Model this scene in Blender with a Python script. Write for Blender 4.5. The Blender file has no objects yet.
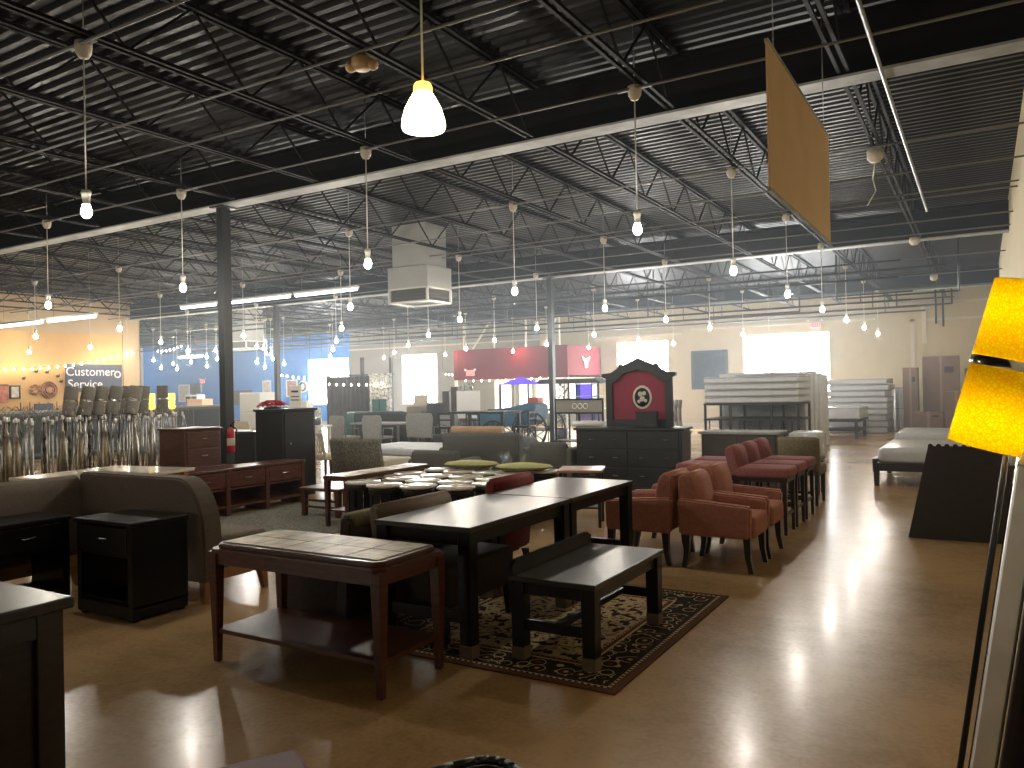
import bpy, bmesh, math, random
from mathutils import Matrix, Vector
random.seed(7)
S = bpy.context.scene
C = S.collection
PI = math.pi
R = math.radians

# ------------------------------------------------------------------ camera, light, exposure
cam = bpy.data.objects.new('camera', bpy.data.cameras.new('camera')); C.objects.link(cam)
cam.data.lens = 36 * 788.3 / 1024; cam.data.sensor_width = 36; cam.data.clip_start = 0.05; cam.data.clip_end = 300
yaw, pitch, roll = R(30.793), R(-0.317), R(-1.197)
cy_, sy_ = math.cos(yaw), math.sin(yaw)
Wm = Matrix(((cy_, sy_, 0), (0, 0, -1), (-sy_, cy_, 0)))            # rows: camera right, down, forward before pitch and roll
Pm = Matrix(((1, 0, 0), (0, math.cos(pitch), -math.sin(pitch)), (0, math.sin(pitch), math.cos(pitch))))
Qm = Matrix(((math.cos(roll), -math.sin(roll), 0), (math.sin(roll), math.cos(roll), 0), (0, 0, 1)))
Mc = Qm @ Pm @ Wm
cam.matrix_world = Matrix.Translation((0, 0, 1.54)) @ Matrix((Mc[0], -Mc[1], -Mc[2])).transposed().to_4x4()
S.camera = cam
S.view_settings.view_transform = 'Standard'; S.view_settings.look = 'None'; S.view_settings.gamma = 1
S.view_settings.use_curve_mapping = False
S.view_settings.exposure = 2.1
S.cycles.max_bounces = 7; S.cycles.diffuse_bounces = 4; S.cycles.glossy_bounces = 3; S.cycles.volume_bounces = 0
S.cycles.transparent_max_bounces = 8
S.cycles.sample_clamp_indirect = 4
w = bpy.data.worlds.new('world'); S.world = w; w.use_nodes = True
bgn = w.node_tree.nodes['Background']; bgn.inputs[0].default_value = (1.0, 0.9, 0.78, 1); bgn.inputs[1].default_value = 0.3
WINDOW_L, BULB_L, TUBE_L, SHADE_L, HAZE, FRONT_FILL_L = 11.0, 185.0, 3.0, 90.0, 0.0100, 0.5

# haze volume added in place of the lens glare veiling the far hall
vs = w.node_tree.nodes.new('ShaderNodeVolumeScatter'); vs.inputs['Color'].default_value = (.80, .91, 1, 1); vs.inputs['Density'].default_value = HAZE; vs.inputs['Anisotropy'].default_value = .35
gp = w.node_tree.nodes.new('ShaderNodeNewGeometry'); sx = w.node_tree.nodes.new('ShaderNodeSeparateXYZ'); mr = w.node_tree.nodes.new('ShaderNodeMapRange'); mr.interpolation_type = 'SMOOTHSTEP'
mr.inputs[1].default_value = 3; mr.inputs[2].default_value = 12.5; mr.inputs[3].default_value = 0; mr.inputs[4].default_value = HAZE      # thicker towards the back of the hall
w.node_tree.links.new(gp.outputs['Position'], sx.inputs[0]); w.node_tree.links.new(sx.outputs[1], mr.inputs[0]); w.node_tree.links.new(mr.outputs[0], vs.inputs['Density'])
w.cycles.volume_step_size = 2.5
w.node_tree.links.new(vs.outputs[0], w.node_tree.nodes['World Output'].inputs['Volume'])

# ------------------------------------------------------------------ materials
MATS = {}
def mat(name, col, rough=0.5, metal=0.0, var=0.0, scale=20.0, bump=0.0, bscale=None, emit=None, es=0.0, spec=0.5, stretch=None, trans=0.0, coat=0.0, col2=None):
    m = bpy.data.materials.new(name); m.use_nodes = True; nt = m.node_tree; b = nt.nodes['Principled BSDF']
    b.inputs['Base Color'].default_value = (*col, 1); b.inputs['Roughness'].default_value = rough; b.inputs['Metallic'].default_value = metal
    b.inputs['Specular IOR Level'].default_value = spec; b.inputs['Transmission Weight'].default_value = trans
    b.inputs['Coat Weight'].default_value = coat
    if emit: b.inputs['Emission Color'].default_value = (*emit, 1); b.inputs['Emission Strength'].default_value = es
    if var or bump or col2:
        tc = nt.nodes.new('ShaderNodeTexCoord'); mp = nt.nodes.new('ShaderNodeMapping'); nt.links.new(tc.outputs['Object'], mp.inputs[0])
        if stretch: mp.inputs['Scale'].default_value = stretch
        n = nt.nodes.new('ShaderNodeTexNoise'); n.inputs['Scale'].default_value = scale; n.inputs['Detail'].default_value = 4
        nt.links.new(mp.outputs[0], n.inputs['Vector'])
        if var or col2:
            r = nt.nodes.new('ShaderNodeValToRGB'); e = r.color_ramp.elements
            c2 = col2 or tuple(min(1, c * (1 + var)) for c in col); c1 = col if col2 else tuple(c * (1 - var) for c in col)
            e[0].position = .33; e[1].position = .67; e[0].color = (*c1, 1); e[1].color = (*c2, 1)
            nt.links.new(n.outputs['Fac'], r.inputs[0]); nt.links.new(r.outputs[0], b.inputs['Base Color'])
        if bump:
            bp = nt.nodes.new('ShaderNodeBump'); bp.inputs['Strength'].default_value = bump; bp.inputs['Distance'].default_value = .01
            n2 = n
            if bscale:
                n2 = nt.nodes.new('ShaderNodeTexNoise'); n2.inputs['Scale'].default_value = bscale; nt.links.new(mp.outputs[0], n2.inputs['Vector'])
            nt.links.new(n2.outputs['Fac'], bp.inputs['Height']); nt.links.new(bp.outputs[0], b.inputs['Normal'])
    MATS[name] = m
    return m
def emis(name, col, s):
    m = bpy.data.materials.new(name); m.use_nodes = True; nt = m.node_tree
    nt.nodes.remove(nt.nodes['Principled BSDF']); e = nt.nodes.new('ShaderNodeEmission'); e.inputs[0].default_value = (*col, 1); e.inputs[1].default_value = s
    nt.links.new(e.outputs[0], nt.nodes['Material Output'].inputs[0]); MATS[name] = m
    return m
WG = (1, 1, 9)
mat('espresso', (.018, .013, .012), .3, var=.25, scale=6, stretch=(2, 2, 14))
mat('black_wood', (.006, .006, .006), .30, var=.2, scale=8, spec=.3)
mat('table_black', (.024, .020, .018), .285, var=.2, scale=6)
mat('walnut', (.080, .030, .018), .35, var=.3, scale=5, stretch=(1.5, 1.5, 12))
mat('mahogany', (.080, .025, .015), .28, var=.3, scale=5, stretch=(1.5, 1.5, 10))
mat('oak', (.30, .14, .06), .4, var=.2, scale=6)
mat('tile_top', (.36, .27, .15), .42, var=.35, scale=9, bump=.4)
mat('grout', (.12, .09, .06), .7)
mat('brown_fabric', (.105, .078, .058), .9, var=.12, scale=60, bump=.3, bscale=260)
mat('taupe_fabric', (.16, .12, .085), .9, var=.12, scale=40, bump=.3, bscale=220)
mat('dark_fabric', (.030, .021, .016), .85, var=.2, scale=40, bump=.2, bscale=200)
mat('red_fabric', (.17, .018, .016), .85, var=.12, scale=40, bump=.2, bscale=200)
mat('terracotta', (.35, .145, .10), .9, var=.12, scale=30, bump=.25, bscale=220)
mat('maroon', (.25, .085, .085), .85, var=.12, scale=40, bump=.2, bscale=200)
mat('olive_fabric', (.16, .13, .07), .9, var=.2, scale=40)
mat('grey_fabric', (.11, .11, .10), .92, var=.12, scale=40, bump=.2, bscale=150)
mat('light_grey', (.30, .31, .31), .8, var=.1, scale=20)
mat('pattern_fabric', (.075, .075, .055), .95, scale=38, col2=(.26, .25, .19))
mat('cream_fabric', (.62, .56, .46), .9, var=.08, scale=12)
mat('chartreuse', (.42, .42, .16), .8, var=.15, scale=20)
mat('sock', (.14, .10, .07), .9, var=.1)
mat('chrome', (.75, .75, .75), .12, 1)
mat('pewter', (.35, .34, .31), .3, 1, var=.2, scale=14)
mat('brass', (.31, .27, .21), .3, 1, var=.2, scale=14)
mat('dark_bronze', (.10, .085, .07), .35, 1, var=.2, scale=14)
mat('black_metal', (.018, .018, .018), .4, .6)
mat('black_plastic', (.012, .012, .012), .35)
mat('white_paint', (.78, .78, .75), .4)
mat('white_plastic', (.75, .74, .70), .35)
mat('tan_plastic', (.40, .24, .11), .5)
mat('ivory', (.55, .50, .40), .5)
mat('white_mattress', (.56, .59, .63), .45, var=.06, scale=10, bump=.5, bscale=14)
mat('plastic_wrap', (.50, .52, .54), .2, var=.05, scale=9, bump=1.0, bscale=10)
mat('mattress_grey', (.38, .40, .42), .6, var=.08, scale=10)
mat('ceiling_black', (.010, .011, .013), .42, spec=.35, var=.15, scale=3)
mat('joist_black', (.010, .010, .011), .6, spec=.12)
mat('flange_grey', (.30, .31, .30), .55, var=.2, scale=4)
mat('conduit_grey', (.20, .20, .20), .4, .5)
mat('column_black', (.03, .034, .038), .4)
mat('wall_cream', (.54, .46, .29), .75, var=.04, scale=2)
mat('wall_grey', (.30, .29, .25), .75, var=.04, scale=2)
mat('wall_orange', (.62, .37, .14), .75, var=.04, scale=2)
mat('wall_tan', (.52, .38, .22), .75, var=.04, scale=2)
mat('wall_blue', (.012, .27, .95), .7, var=.06, scale=2)
mat('trim_cream', (.62, .55, .43), .6)
mat('red_paint', (.14, .004, .008), .8, spec=.15, var=.06, scale=3)
mat('lamp_shade_grey', (.17, .155, .13), .9, var=.06, scale=50)
mat('cardboard', (.20, .125, .085), .85, var=.08, scale=6)
mat('cardboard_light', (.48, .30, .17), .85, var=.08, scale=6)
mat('tape', (.28, .20, .14), .4)
mat('tan_panel', (.66, .45, .26), .7, var=.05, scale=2)
mat('extinguisher_red', (.42, .015, .02), .3)
mat('poinsettia', (.55, .02, .06), .7)
mat('leaf', (.03, .11, .03), .6)
def glass_mat():
    m = bpy.data.materials.new('glass'); m.use_nodes = True; nt = m.node_tree; nt.nodes.remove(nt.nodes['Principled BSDF'])
    tr = nt.nodes.new('ShaderNodeBsdfTransparent'); tr.inputs[0].default_value = (.9, .94, .94, 1); gl = nt.nodes.new('ShaderNodeBsdfGlossy'); gl.inputs['Roughness'].default_value = .05
    mx = nt.nodes.new('ShaderNodeMixShader'); mx.inputs[0].default_value = .16
    nt.links.new(tr.outputs[0], mx.inputs[1]); nt.links.new(gl.outputs[0], mx.inputs[2]); nt.links.new(mx.outputs[0], nt.nodes['Material Output'].inputs[0])
    MATS['glass'] = m
glass_mat()
mat('mirror', (.80, .80, .80), .03, 1)
mat('silver_frame', (.85, .84, .82), .35, 1, var=.1, scale=8)
mat('sign_navy', (.045, .05, .085), .5)
mat('sign_grey', (.33, .33, .28), .6, var=.05)
mat('sign_white', (.85, .85, .83), .5)
mat('hvac_grey', (.42, .43, .42), .45, var=.05, scale=3)
mat('grille_dark', (.10, .10, .10), .5)
mat('teal_paint', (.02, .13, .12), .4, var=.3, scale=3)
mat('carriage_blue', (.03, .12, .22), .45, var=.3, scale=3)
mat('curtain_fabric', (.075, .075, .09), .9, var=.15, scale=4)
mat('mosaic', (.10, .10, .10), .6, scale=14, col2=(.82, .83, .80))
mat('terracotta_box', (.45, .08, .05), .6)
mat('photo_dark', (.008, .010, .012), .5, spec=.15, scale=5, col2=(.03, .04, .05))
mat('art_red', (.35, .05, .04), .5, scale=9, col2=(.5, .22, .12))
mat('art_cream', (.68, .64, .55), .5, scale=8, col2=(.45, .40, .32))
mat('copper', (.30, .13, .06), .35, .7, var=.2)
mat('navy_fabric', (.02, .025, .06), .8)
mat('dark_red_top', (.09, .010, .010), .55)
mat('cream_top', (.52, .46, .38), .16, var=.08, scale=5)
mat('pink_top', (.42, .22, .16), .25, var=.15, scale=8)
mat('slate_wood', (.011, .013, .015), .35, var=.2, scale=8)
mat('slate_fabric', (.035, .038, .042), .8, var=.15, scale=20)
mat('walnut_grey', (.05, .038, .03), .45, var=.2, scale=6)
mat('crimson', (.24, .018, .045), .55, var=.05, scale=4)
mat('peach', (.72, .42, .24), .6)
mat('lilac', (.30, .20, .45), .6, var=.3, scale=6)
mat('blue_pattern', (.10, .15, .26), .8, scale=9, col2=(.5, .55, .6))
emis('blue_glow', (.10, .06, 1.0), .6)
emis('bulb_glow', (1.0, .93, .80), BULB_L)
emis('small_bulb_glow', (1.0, .88, .65), 14)
emis('tube_glow', (.92, .97, 1.0), TUBE_L)
emis('exit_glow', (1.0, .09, .10), .7)
emis('window_glow', (.95, .98, 1.0), WINDOW_L)
emis('front_fill_glow', (1.0, .93, .82), FRONT_FILL_L)
emis('shop_glow', (1.0, .93, .72), 1.2)

def shade_mat(name, c_lo, c_hi):
    """translucent paper lamp shade with a honeycomb relief, lit by the bulbs inside it"""
    m = bpy.data.materials.new(name); m.use_nodes = True; nt = m.node_tree; b = nt.nodes['Principled BSDF']
    tc = nt.nodes.new('ShaderNodeTexCoord'); v = nt.nodes.new('ShaderNodeTexVoronoi'); v.feature = 'DISTANCE_TO_EDGE'; v.inputs['Scale'].default_value = 85
    nt.links.new(tc.outputs['Object'], v.inputs['Vector'])
    r = nt.nodes.new('ShaderNodeValToRGB'); e = r.color_ramp.elements; e[0].position = 0; e[1].position = .22; e[0].color = (*c_lo, 1); e[1].color = (*c_hi, 1)
    nt.links.new(v.outputs['Distance'], r.inputs[0])
    nt.nodes.remove(b); tl = nt.nodes.new('ShaderNodeBsdfTranslucent'); df = nt.nodes.new('ShaderNodeBsdfDiffuse'); ad = nt.nodes.new('ShaderNodeMixShader'); ad.inputs[0].default_value = .15
    df.inputs[0].default_value = (.8, .45, .06, 1); nt.links.new(r.outputs[0], tl.inputs[0]); nt.links.new(tl.outputs[0], ad.inputs[1]); nt.links.new(df.outputs[0], ad.inputs[2]); nt.links.new(ad.outputs[0], nt.nodes['Material Output'].inputs[0])
    MATS[name] = m
shade_mat('amber_shade', (.32, .19, .003), (.34, .34, .006))
emis('lamp_bulb_glow', (1.0, .80, .50), SHADE_L)
emis('yellow_shade', (1.0, .62, .05), 1.4)
emis('glass_shade_glow', (1.0, .86, .50), 3.0)

def floor_mat():
    m = bpy.data.materials.new('polished_concrete'); m.use_nodes = True; nt = m.node_tree; b = nt.nodes['Principled BSDF']; L = nt.links.new
    tc = nt.nodes.new('ShaderNodeTexCoord')
    n1 = nt.nodes.new('ShaderNodeTexNoise'); n1.inputs['Scale'].default_value = .9; n1.inputs['Detail'].default_value = 3; n1.inputs['Roughness'].default_value = .5
    n2 = nt.nodes.new('ShaderNodeTexNoise'); n2.inputs['Scale'].default_value = 9; n2.inputs['Detail'].default_value = 6
    L(tc.outputs['Object'], n1.inputs['Vector']); L(tc.outputs['Object'], n2.inputs['Vector'])
    mx = nt.nodes.new('ShaderNodeMath'); mx.operation = 'MULTIPLY_ADD'; mx.inputs[1].default_value = .35; L(n2.outputs['Fac'], mx.inputs[0]); L(n1.outputs['Fac'], mx.inputs[2])
    r = nt.nodes.new('ShaderNodeValToRGB'); e = r.color_ramp.elements; e[0].position = .66; e[1].position = 1.0
    e[0].color = (.30, .185, .085, 1); e[1].color = (.47, .30, .15, 1)
    n3 = nt.nodes.new('ShaderNodeTexNoise'); n3.inputs['Scale'].default_value = 34; n3.inputs['Detail'].default_value = 5; L(tc.outputs['Object'], n3.inputs['Vector'])
    m3 = nt.nodes.new('ShaderNodeMath'); m3.operation = 'MULTIPLY_ADD'; m3.inputs[1].default_value = .45; L(n3.outputs['Fac'], m3.inputs[0]); L(mx.outputs[0], m3.inputs[2])
    L(m3.outputs[0], r.inputs[0]); L(r.outputs[0], b.inputs['Base Color'])
    b.inputs['Roughness'].default_value = .25
    bp = nt.nodes.new('ShaderNodeBump'); bp.inputs['Strength'].default_value = .035; bp.inputs['Distance'].default_value = .02; L(n2.outputs['Fac'], bp.inputs['Height']); L(bp.outputs[0], b.inputs['Normal'])
    b.inputs['Coat Weight'].default_value = .08; b.inputs['Coat Roughness'].default_value = .12
    MATS['floor'] = m
floor_mat()

def rug_mat(hx, hy):
    """bordered oriental rug, from the distance to the nearest edge of the rug itself"""
    m = bpy.data.materials.new('oriental_rug'); m.use_nodes = True; nt = m.node_tree; b = nt.nodes['Principled BSDF']; L = nt.links.new; N = nt.nodes.new
    tc = N('ShaderNodeTexCoord'); sp = N('ShaderNodeSeparateXYZ'); L(tc.outputs['Object'], sp.inputs[0])
    def mth(op, a, c=None, v=None):
        n = N('ShaderNodeMath'); n.operation = op
        L(a, n.inputs[0])
        if c is not None: L(c, n.inputs[1])
        elif v is not None: n.inputs[1].default_value = v
        return n.outputs[0]
    def neg(o, h):
        n = N('ShaderNodeMath'); n.operation = 'SUBTRACT'; n.inputs[0].default_value = h; L(mth('ABSOLUTE', o), n.inputs[1]); return n.outputs[0]
    d = mth('MINIMUM', neg(sp.outputs[0], hx), neg(sp.outputs[1], hy))
    def ramp(inp, stops, const=True):
        r = N('ShaderNodeValToRGB'); r.color_ramp.interpolation = 'CONSTANT' if const else 'LINEAR'
        e = r.color_ramp.elements
        while len(e) < len(stops): e.new(.5)
        for k, (p, c) in enumerate(stops): e[k].position = p; e[k].color = (*c, 1)
        L(inp, r.inputs[0]); return r.outputs[0]
    K, BR, CR, RD, GD = (.024, .017, .013), (.085, .038, .022), (.48, .37, .21), (.13, .035, .02), (.30, .19, .085)
    vz = N('ShaderNodeTexVoronoi'); vz.inputs['Scale'].default_value = 11; L(tc.outputs['Object'], vz.inputs['Vector'])
    wv = N('ShaderNodeTexWave'); wv.wave_type = 'RINGS'; wv.inputs['Scale'].default_value = 3.2; wv.inputs['Distortion'].default_value = 14; wv.inputs['Detail'].default_value = 3; wv.inputs['Detail Scale'].default_value = 2.2
    L(tc.outputs['Object'], wv.inputs['Vector'])
    nz = N('ShaderNodeTexNoise'); nz.inputs['Scale'].default_value = 15; nz.inputs['Detail'].default_value = 2; L(tc.outputs['Object'], nz.inputs['Vector'])
    motif = ramp(vz.outputs['Distance'], [(0, CR), (.16, RD), (.26, K), (.5, CR), (.56, K)])
    field0 = ramp(wv.outputs['Fac'], [(0, K), (.2, CR), (.6, GD), (.74, K), (.82, CR)])
    field1 = ramp(nz.outputs['Fac'], [(0, K), (.40, RD), (.44, CR), (.58, GD), (.66, K)])
    vb = N('ShaderNodeTexVoronoi'); vb.inputs['Scale'].default_value = 2.3; L(tc.outputs['Object'], vb.inputs['Vector'])
    mx = N('ShaderNodeMixRGB'); L(ramp(vb.outputs['Distance'], [(0, (1, 1, 1)), (.4, (0, 0, 0))]), mx.inputs[0]); L(field1, mx.inputs[1]); L(field0, mx.inputs[2])
    ck = N('ShaderNodeTexChecker'); ck.inputs['Scale'].default_value = 55; ck.inputs[1].default_value = (*CR, 1); ck.inputs[2].default_value = (*K, 1); L(tc.outputs['Object'], ck.inputs[0])
    def pick(lo, hi, colr, base):
        m1 = mth('GREATER_THAN', d, v=lo); m2 = mth('LESS_THAN', d, v=hi); k = mth('MULTIPLY', m1, m2)
        n = N('ShaderNodeMixRGB'); L(k, n.inputs[0]); L(base, n.inputs[1])
        if isinstance(colr, tuple): n.inputs[2].default_value = (*colr, 1)
        else: L(colr, n.inputs[2])
        return n.outputs[0]
    o = mx.outputs[0]
    o = pick(-1, .05, BR, o); o = pick(.05, .07, ck.outputs[0], o); o = pick(.07, .10, K, o); o = pick(.10, .29, motif, o)
    o = pick(.29, .305, CR, o); o = pick(.305, .33, RD, o); o = pick(.33, .345, ck.outputs[0], o)
    L(o, b.inputs['Base Color']); b.inputs['Roughness'].default_value = .95; b.inputs['Specular IOR Level'].default_value = .1
    MATS['rug'] = m

# ------------------------------------------------------------------ mesh helpers
class MB:
    """collects shapes and links them as ONE mesh object"""
    def __init__(s): s.bm = bmesh.new()
    def _in(s, b, mtx=None, smooth=False):
        if mtx is not None: b.transform(mtx)
        if smooth:
            for f in b.faces: f.smooth = True
        me = bpy.data.meshes.new('t'); b.to_mesh(me); b.free(); s.bm.from_mesh(me); bpy.data.meshes.remove(me); return s
    def box(s, x0, x1, y0, y1, z0, z1, bev=0, seg=2, rot=None):
        b = bmesh.new(); bmesh.ops.create_cube(b, size=1)
        b.transform(Matrix.Translation(((x0 + x1) / 2, (y0 + y1) / 2, (z0 + z1) / 2)) @ Matrix.Diagonal((abs(x1 - x0), abs(y1 - y0), abs(z1 - z0), 1)))
        if bev: bmesh.ops.bevel(b, geom=b.edges[:], offset=min(bev, .48 * min(abs(x1 - x0), abs(y1 - y0), abs(z1 - z0))), segments=seg, profile=.5, affect='EDGES', clamp_overlap=True)
        return s._in(b, rot, bool(bev) and seg > 2)
    def taper(s, c0, s0, c1, s1, bev=0):
        """square post from centre c0 (half size s0) to centre c1 (half size s1)"""
        b = bmesh.new(); v = []
        for c, h in ((c0, s0), (c1, s1)):
            hx, hy = h if isinstance(h, tuple) else (h, h)
            for dx, dy in ((-1, -1), (1, -1), (1, 1), (-1, 1)): v.append(b.verts.new((c[0] + dx * hx, c[1] + dy * hy, c[2])))
        b.faces.new(v[3::-1]); b.faces.new(v[4:])
        for k in range(4): b.faces.new((v[k], v[(k + 1) % 4], v[4 + (k + 1) % 4], v[4 + k]))
        bmesh.ops.recalc_face_normals(b, faces=b.faces)
        if bev: bmesh.ops.bevel(b, geom=b.edges[:], offset=bev, segments=1, affect='EDGES')
        return s._in(b)
    def cyl(s, p0, p1, r0, r1=None, seg=12, cap=True):
        p0, p1 = Vector(p0), Vector(p1); d = p1 - p0; r1 = r0 if r1 is None else r1
        b = bmesh.new(); bmesh.ops.create_cone(b, cap_ends=cap, segments=seg, radius1=r0, radius2=r1, depth=d.length)
        for f in b.faces: f.smooth = len(f.verts) == 4
        return s._in(b, Matrix.Translation((p0 + p1) / 2) @ d.to_track_quat('Z', 'Y').to_matrix().to_4x4())
    def bar(s, p0, p1, w_, h_=None):
        p0, p1 = Vector(p0), Vector(p1); d = p1 - p0; h_ = h_ or w_
        b = bmesh.new(); bmesh.ops.create_cube(b, size=1); b.transform(Matrix.Diagonal((w_, h_, d.length, 1)))
        return s._in(b, Matrix.Translation((p0 + p1) / 2) @ d.to_track_quat('Z', 'Y').to_matrix().to_4x4())
    def lathe(s, prof, seg=20, mtx=None, close=True):
        b = bmesh.new(); rings = []
        for r, z in prof:
            rings.append([b.verts.new((0, 0, z))] if r < 1e-6 else [b.verts.new((r * math.cos(2 * PI * k / seg), r * math.sin(2 * PI * k / seg), z)) for k in range(seg)])
        for a, c in zip(rings, rings[1:]):
            for k in range(seg):
                k2 = (k + 1) % seg
                if len(a) == 1 and len(c) == 1: continue
                if len(a) == 1: f = b.faces.new((a[0], c[k2], c[k]))
                elif len(c) == 1: f = b.faces.new((a[k], a[k2], c[0]))
                else: f = b.faces.new((a[k], a[k2], c[k2], c[k]))
                f.smooth = True
        if close:
            if len(rings[0]) > 1: b.faces.new(rings[0][::-1])
            if len(rings[-1]) > 1: b.faces.new(rings[-1])
        bmesh.ops.recalc_face_normals(b, faces=b.faces)
        return s._in(b, mtx)
    def ball(s, c, r, sub=2, sc=(1, 1, 1)):
        b = bmesh.new(); bmesh.ops.create_icosphere(b, subdivisions=sub, radius=r)
        return s._in(b, Matrix.Translation(c) @ Matrix.Diagonal((*sc, 1)), True)
    def prism(s, pts, axis, a0, a1, bev=0, seg=2, smooth=False):
        """outline pts in the plane across `axis`, swept from a0 to a1. axis x: pts are (y, z); y: (x, z); z: (x, y)"""
        b = bmesh.new()
        def P(p, a): return {'x': (a, p[0], p[1]), 'y': (p[0], a, p[1]), 'z': (p[0], p[1], a)}[axis]
        v0 = [b.verts.new(P(p, a0)) for p in pts]; v1 = [b.verts.new(P(p, a1)) for p in pts]; n = len(pts)
        b.faces.new(v0); b.faces.new(v1)
        for k in range(n):
            f = b.faces.new((v0[k], v0[(k + 1) % n], v1[(k + 1) % n], v1[k])); f.smooth = smooth
        bmesh.ops.recalc_face_normals(b, faces=b.faces)
        if bev: bmesh.ops.bevel(b, geom=[e for e in b.edges if len(e.link_faces) == 2 and e.calc_face_angle(0) > .6], offset=bev, segments=seg, affect='EDGES', clamp_overlap=True)
        return s._in(b)
    def tube(s, pts, r, seg=8):
        for a, c in zip(pts, pts[1:]): s.cyl(a, c, r, seg=seg)
        for p in pts[1:-1]: s.ball(p, r, 1)
        return s
    def quad(s, *p):
        b = bmesh.new(); b.faces.new([b.verts.new(q) for q in p]); return s._in(b)
    def torus(s, c, Rr, r, axis='z', seg=28, sides=8):
        b = bmesh.new(); g = []
        for i in range(seg):
            a = 2 * PI * i / seg; g.append([b.verts.new(((Rr + r * math.cos(2 * PI * j / sides)) * math.cos(a), (Rr + r * math.cos(2 * PI * j / sides)) * math.sin(a), r * math.sin(2 * PI * j / sides))) for j in range(sides)])
        for i in range(seg):
            for j in range(sides):
                f = b.faces.new((g[i][j], g[(i + 1) % seg][j], g[(i + 1) % seg][(j + 1) % sides], g[i][(j + 1) % sides])); f.smooth = True
        mt = Matrix.Translation(c) @ {'z': Matrix(), 'x': Matrix.Rotation(PI / 2, 4, 'Y'), 'y': Matrix.Rotation(PI / 2, 4, 'X')}[axis]
        return s._in(b, mt)
    def build(s, name, m, parent=None):
        me = bpy.data.meshes.new(name); s.bm.to_mesh(me); s.bm.free()
        me.materials.append(MATS[m] if isinstance(m, str) else m)
        o = bpy.data.objects.new(name, me); C.objects.link(o)
        if parent is not None: o.parent = parent
        return o
def thing(name, label, cat, loc=(0, 0, 0), rz=0, group=None, rot=None):
    o = bpy.data.objects.new(name, None); C.objects.link(o); o.empty_display_size = .1
    o.location = loc; o.rotation_euler = rot or (0, 0, rz); o['label'] = label; o['category'] = cat
    if group: o['group'] = group
    return o
def tag(o, label, cat, group=None, loc=None, rz=None, rot=None, kind=None):
    o['label'] = label; o['category'] = cat
    if group: o['group'] = group
    if kind: o['kind'] = kind
    if loc is not None: o.location = loc
    if rz is not None: o.rotation_euler = (0, 0, rz)
    if rot is not None: o.rotation_euler = rot
    return o
def struct(o, **kw):
    o['kind'] = 'structure'; return o
def dup(root, loc, rz=None, label=None, group=None):
    r = root.copy(); C.objects.link(r); r.location = loc
    if rz is not None: r.rotation_euler = (0, 0, rz)
    if label: r['label'] = label
    if group: r['group'] = group
    for ch in list(root.children):
        c = ch.copy(); C.objects.link(c); c.parent = r
        for g in list(ch.children):
            d = g.copy(); C.objects.link(d); d.parent = c
    return r
def text(name, body, size, m, parent, loc, rot, ext=.002, align='CENTER'):
    cu = bpy.data.curves.new(name, 'FONT'); cu.body = body; cu.size = size; cu.extrude = ext; cu.align_x = align; cu.align_y = 'CENTER'
    tmp = bpy.data.objects.new(name, cu); C.objects.link(tmp); dg = bpy.context.evaluated_depsgraph_get(); me = bpy.data.meshes.new_from_object(tmp.evaluated_get(dg))
    bpy.data.objects.remove(tmp); me.materials.clear(); me.materials.append(MATS[m])
    o = bpy.data.objects.new(name, me); C.objects.link(o); o.parent = parent; o.location = loc; o.rotation_euler = rot
    return o
ORD = ['first', 'second', 'third', 'fourth', 'fifth', 'sixth', 'seventh', 'eighth', 'ninth', 'tenth', 'eleventh', 'twelfth', 'thirteenth', 'fourteenth', 'fifteenth', 'sixteenth']

# ------------------------------------------------------------------ the setting
YB, XR, ZD = 28.5, 0.47, 4.75            # back wall, right wall, underside of the roof deck
ZJ, ZG = 4.15, 4.13                      # bottom of the bar joists and of the girders
XJ0, DJ = -0.95, 1.523                   # first joist line and joist spacing
GIR = (-1.79, 7.35, 16.49, 25.63)        # girder lines
COLX = (-8.87, -17.95, -27.05)
fl = struct(MB().box(-42, XR + .2, -7, YB + .2, -.12, 0).build('floor', 'floor'))

# corrugated steel roof deck, ribs running left to right
def deck():
    p = []; y = -7.0
    while y < YB + .1:
        p += [(y, ZD), (y + .055, ZD), (y + .075, ZD + .045), (y + .13, ZD + .045)]; y += .1525
    b = bmesh.new(); a = [b.verts.new((-42, q[0], q[1])) for q in p]; c = [b.verts.new((XR + .2, q[0], q[1])) for q in p]
    for k in range(len(p) - 1): b.faces.new((a[k], c[k], c[k + 1], a[k + 1]))
    m = MB(); m._in(b); return m
dk = deck(); dk.box(-42, XR + .2, -7, YB + .2, ZD + .06, ZD + .16)
struct(dk.build('ceiling', 'ceiling_black'))

# walls
def wall_with_holes(name, m, x0, x1, holes):
    k = MB(); x = x0
    for a, b_, z0, z1 in sorted(holes):
        k.box(x, a, YB, YB + .25, 0, ZD + .1); k.box(a, b_, YB, YB + .25, 0, z0); k.box(a, b_, YB, YB + .25, z1, ZD + .1); x = b_
    k.box(x, x1, YB, YB + .25, 0, ZD + .1)
    return struct(k.build(name, m))
WIN = [(-7.31, -4.42, .95, 3.26), (-12.18, -10.13, .95, 3.24), (-22.83, -20.88, .95, 3.18), (-28.78, -26.1, .95, 3.19)]
wall_with_holes('wall_back', 'wall_cream', -15.6, XR + .2, WIN[:2])
wall_with_holes('wall_back_grey', 'wall_grey', -26.0, -15.6, WIN[2:3])
wall_with_holes('wall_back_blue', 'wall_blue', -42, -26.0, WIN[3:])
struct(MB().box(XR, XR + .25, -7, YB + .25, 0, ZD + .1).build('wall_right', 'wall_cream'))
wl = MB().box(-25.3, -25.0, 2, 16.8, 0, ZD + .1); struct(wl.build('wall_left', 'wall_orange'))
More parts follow.
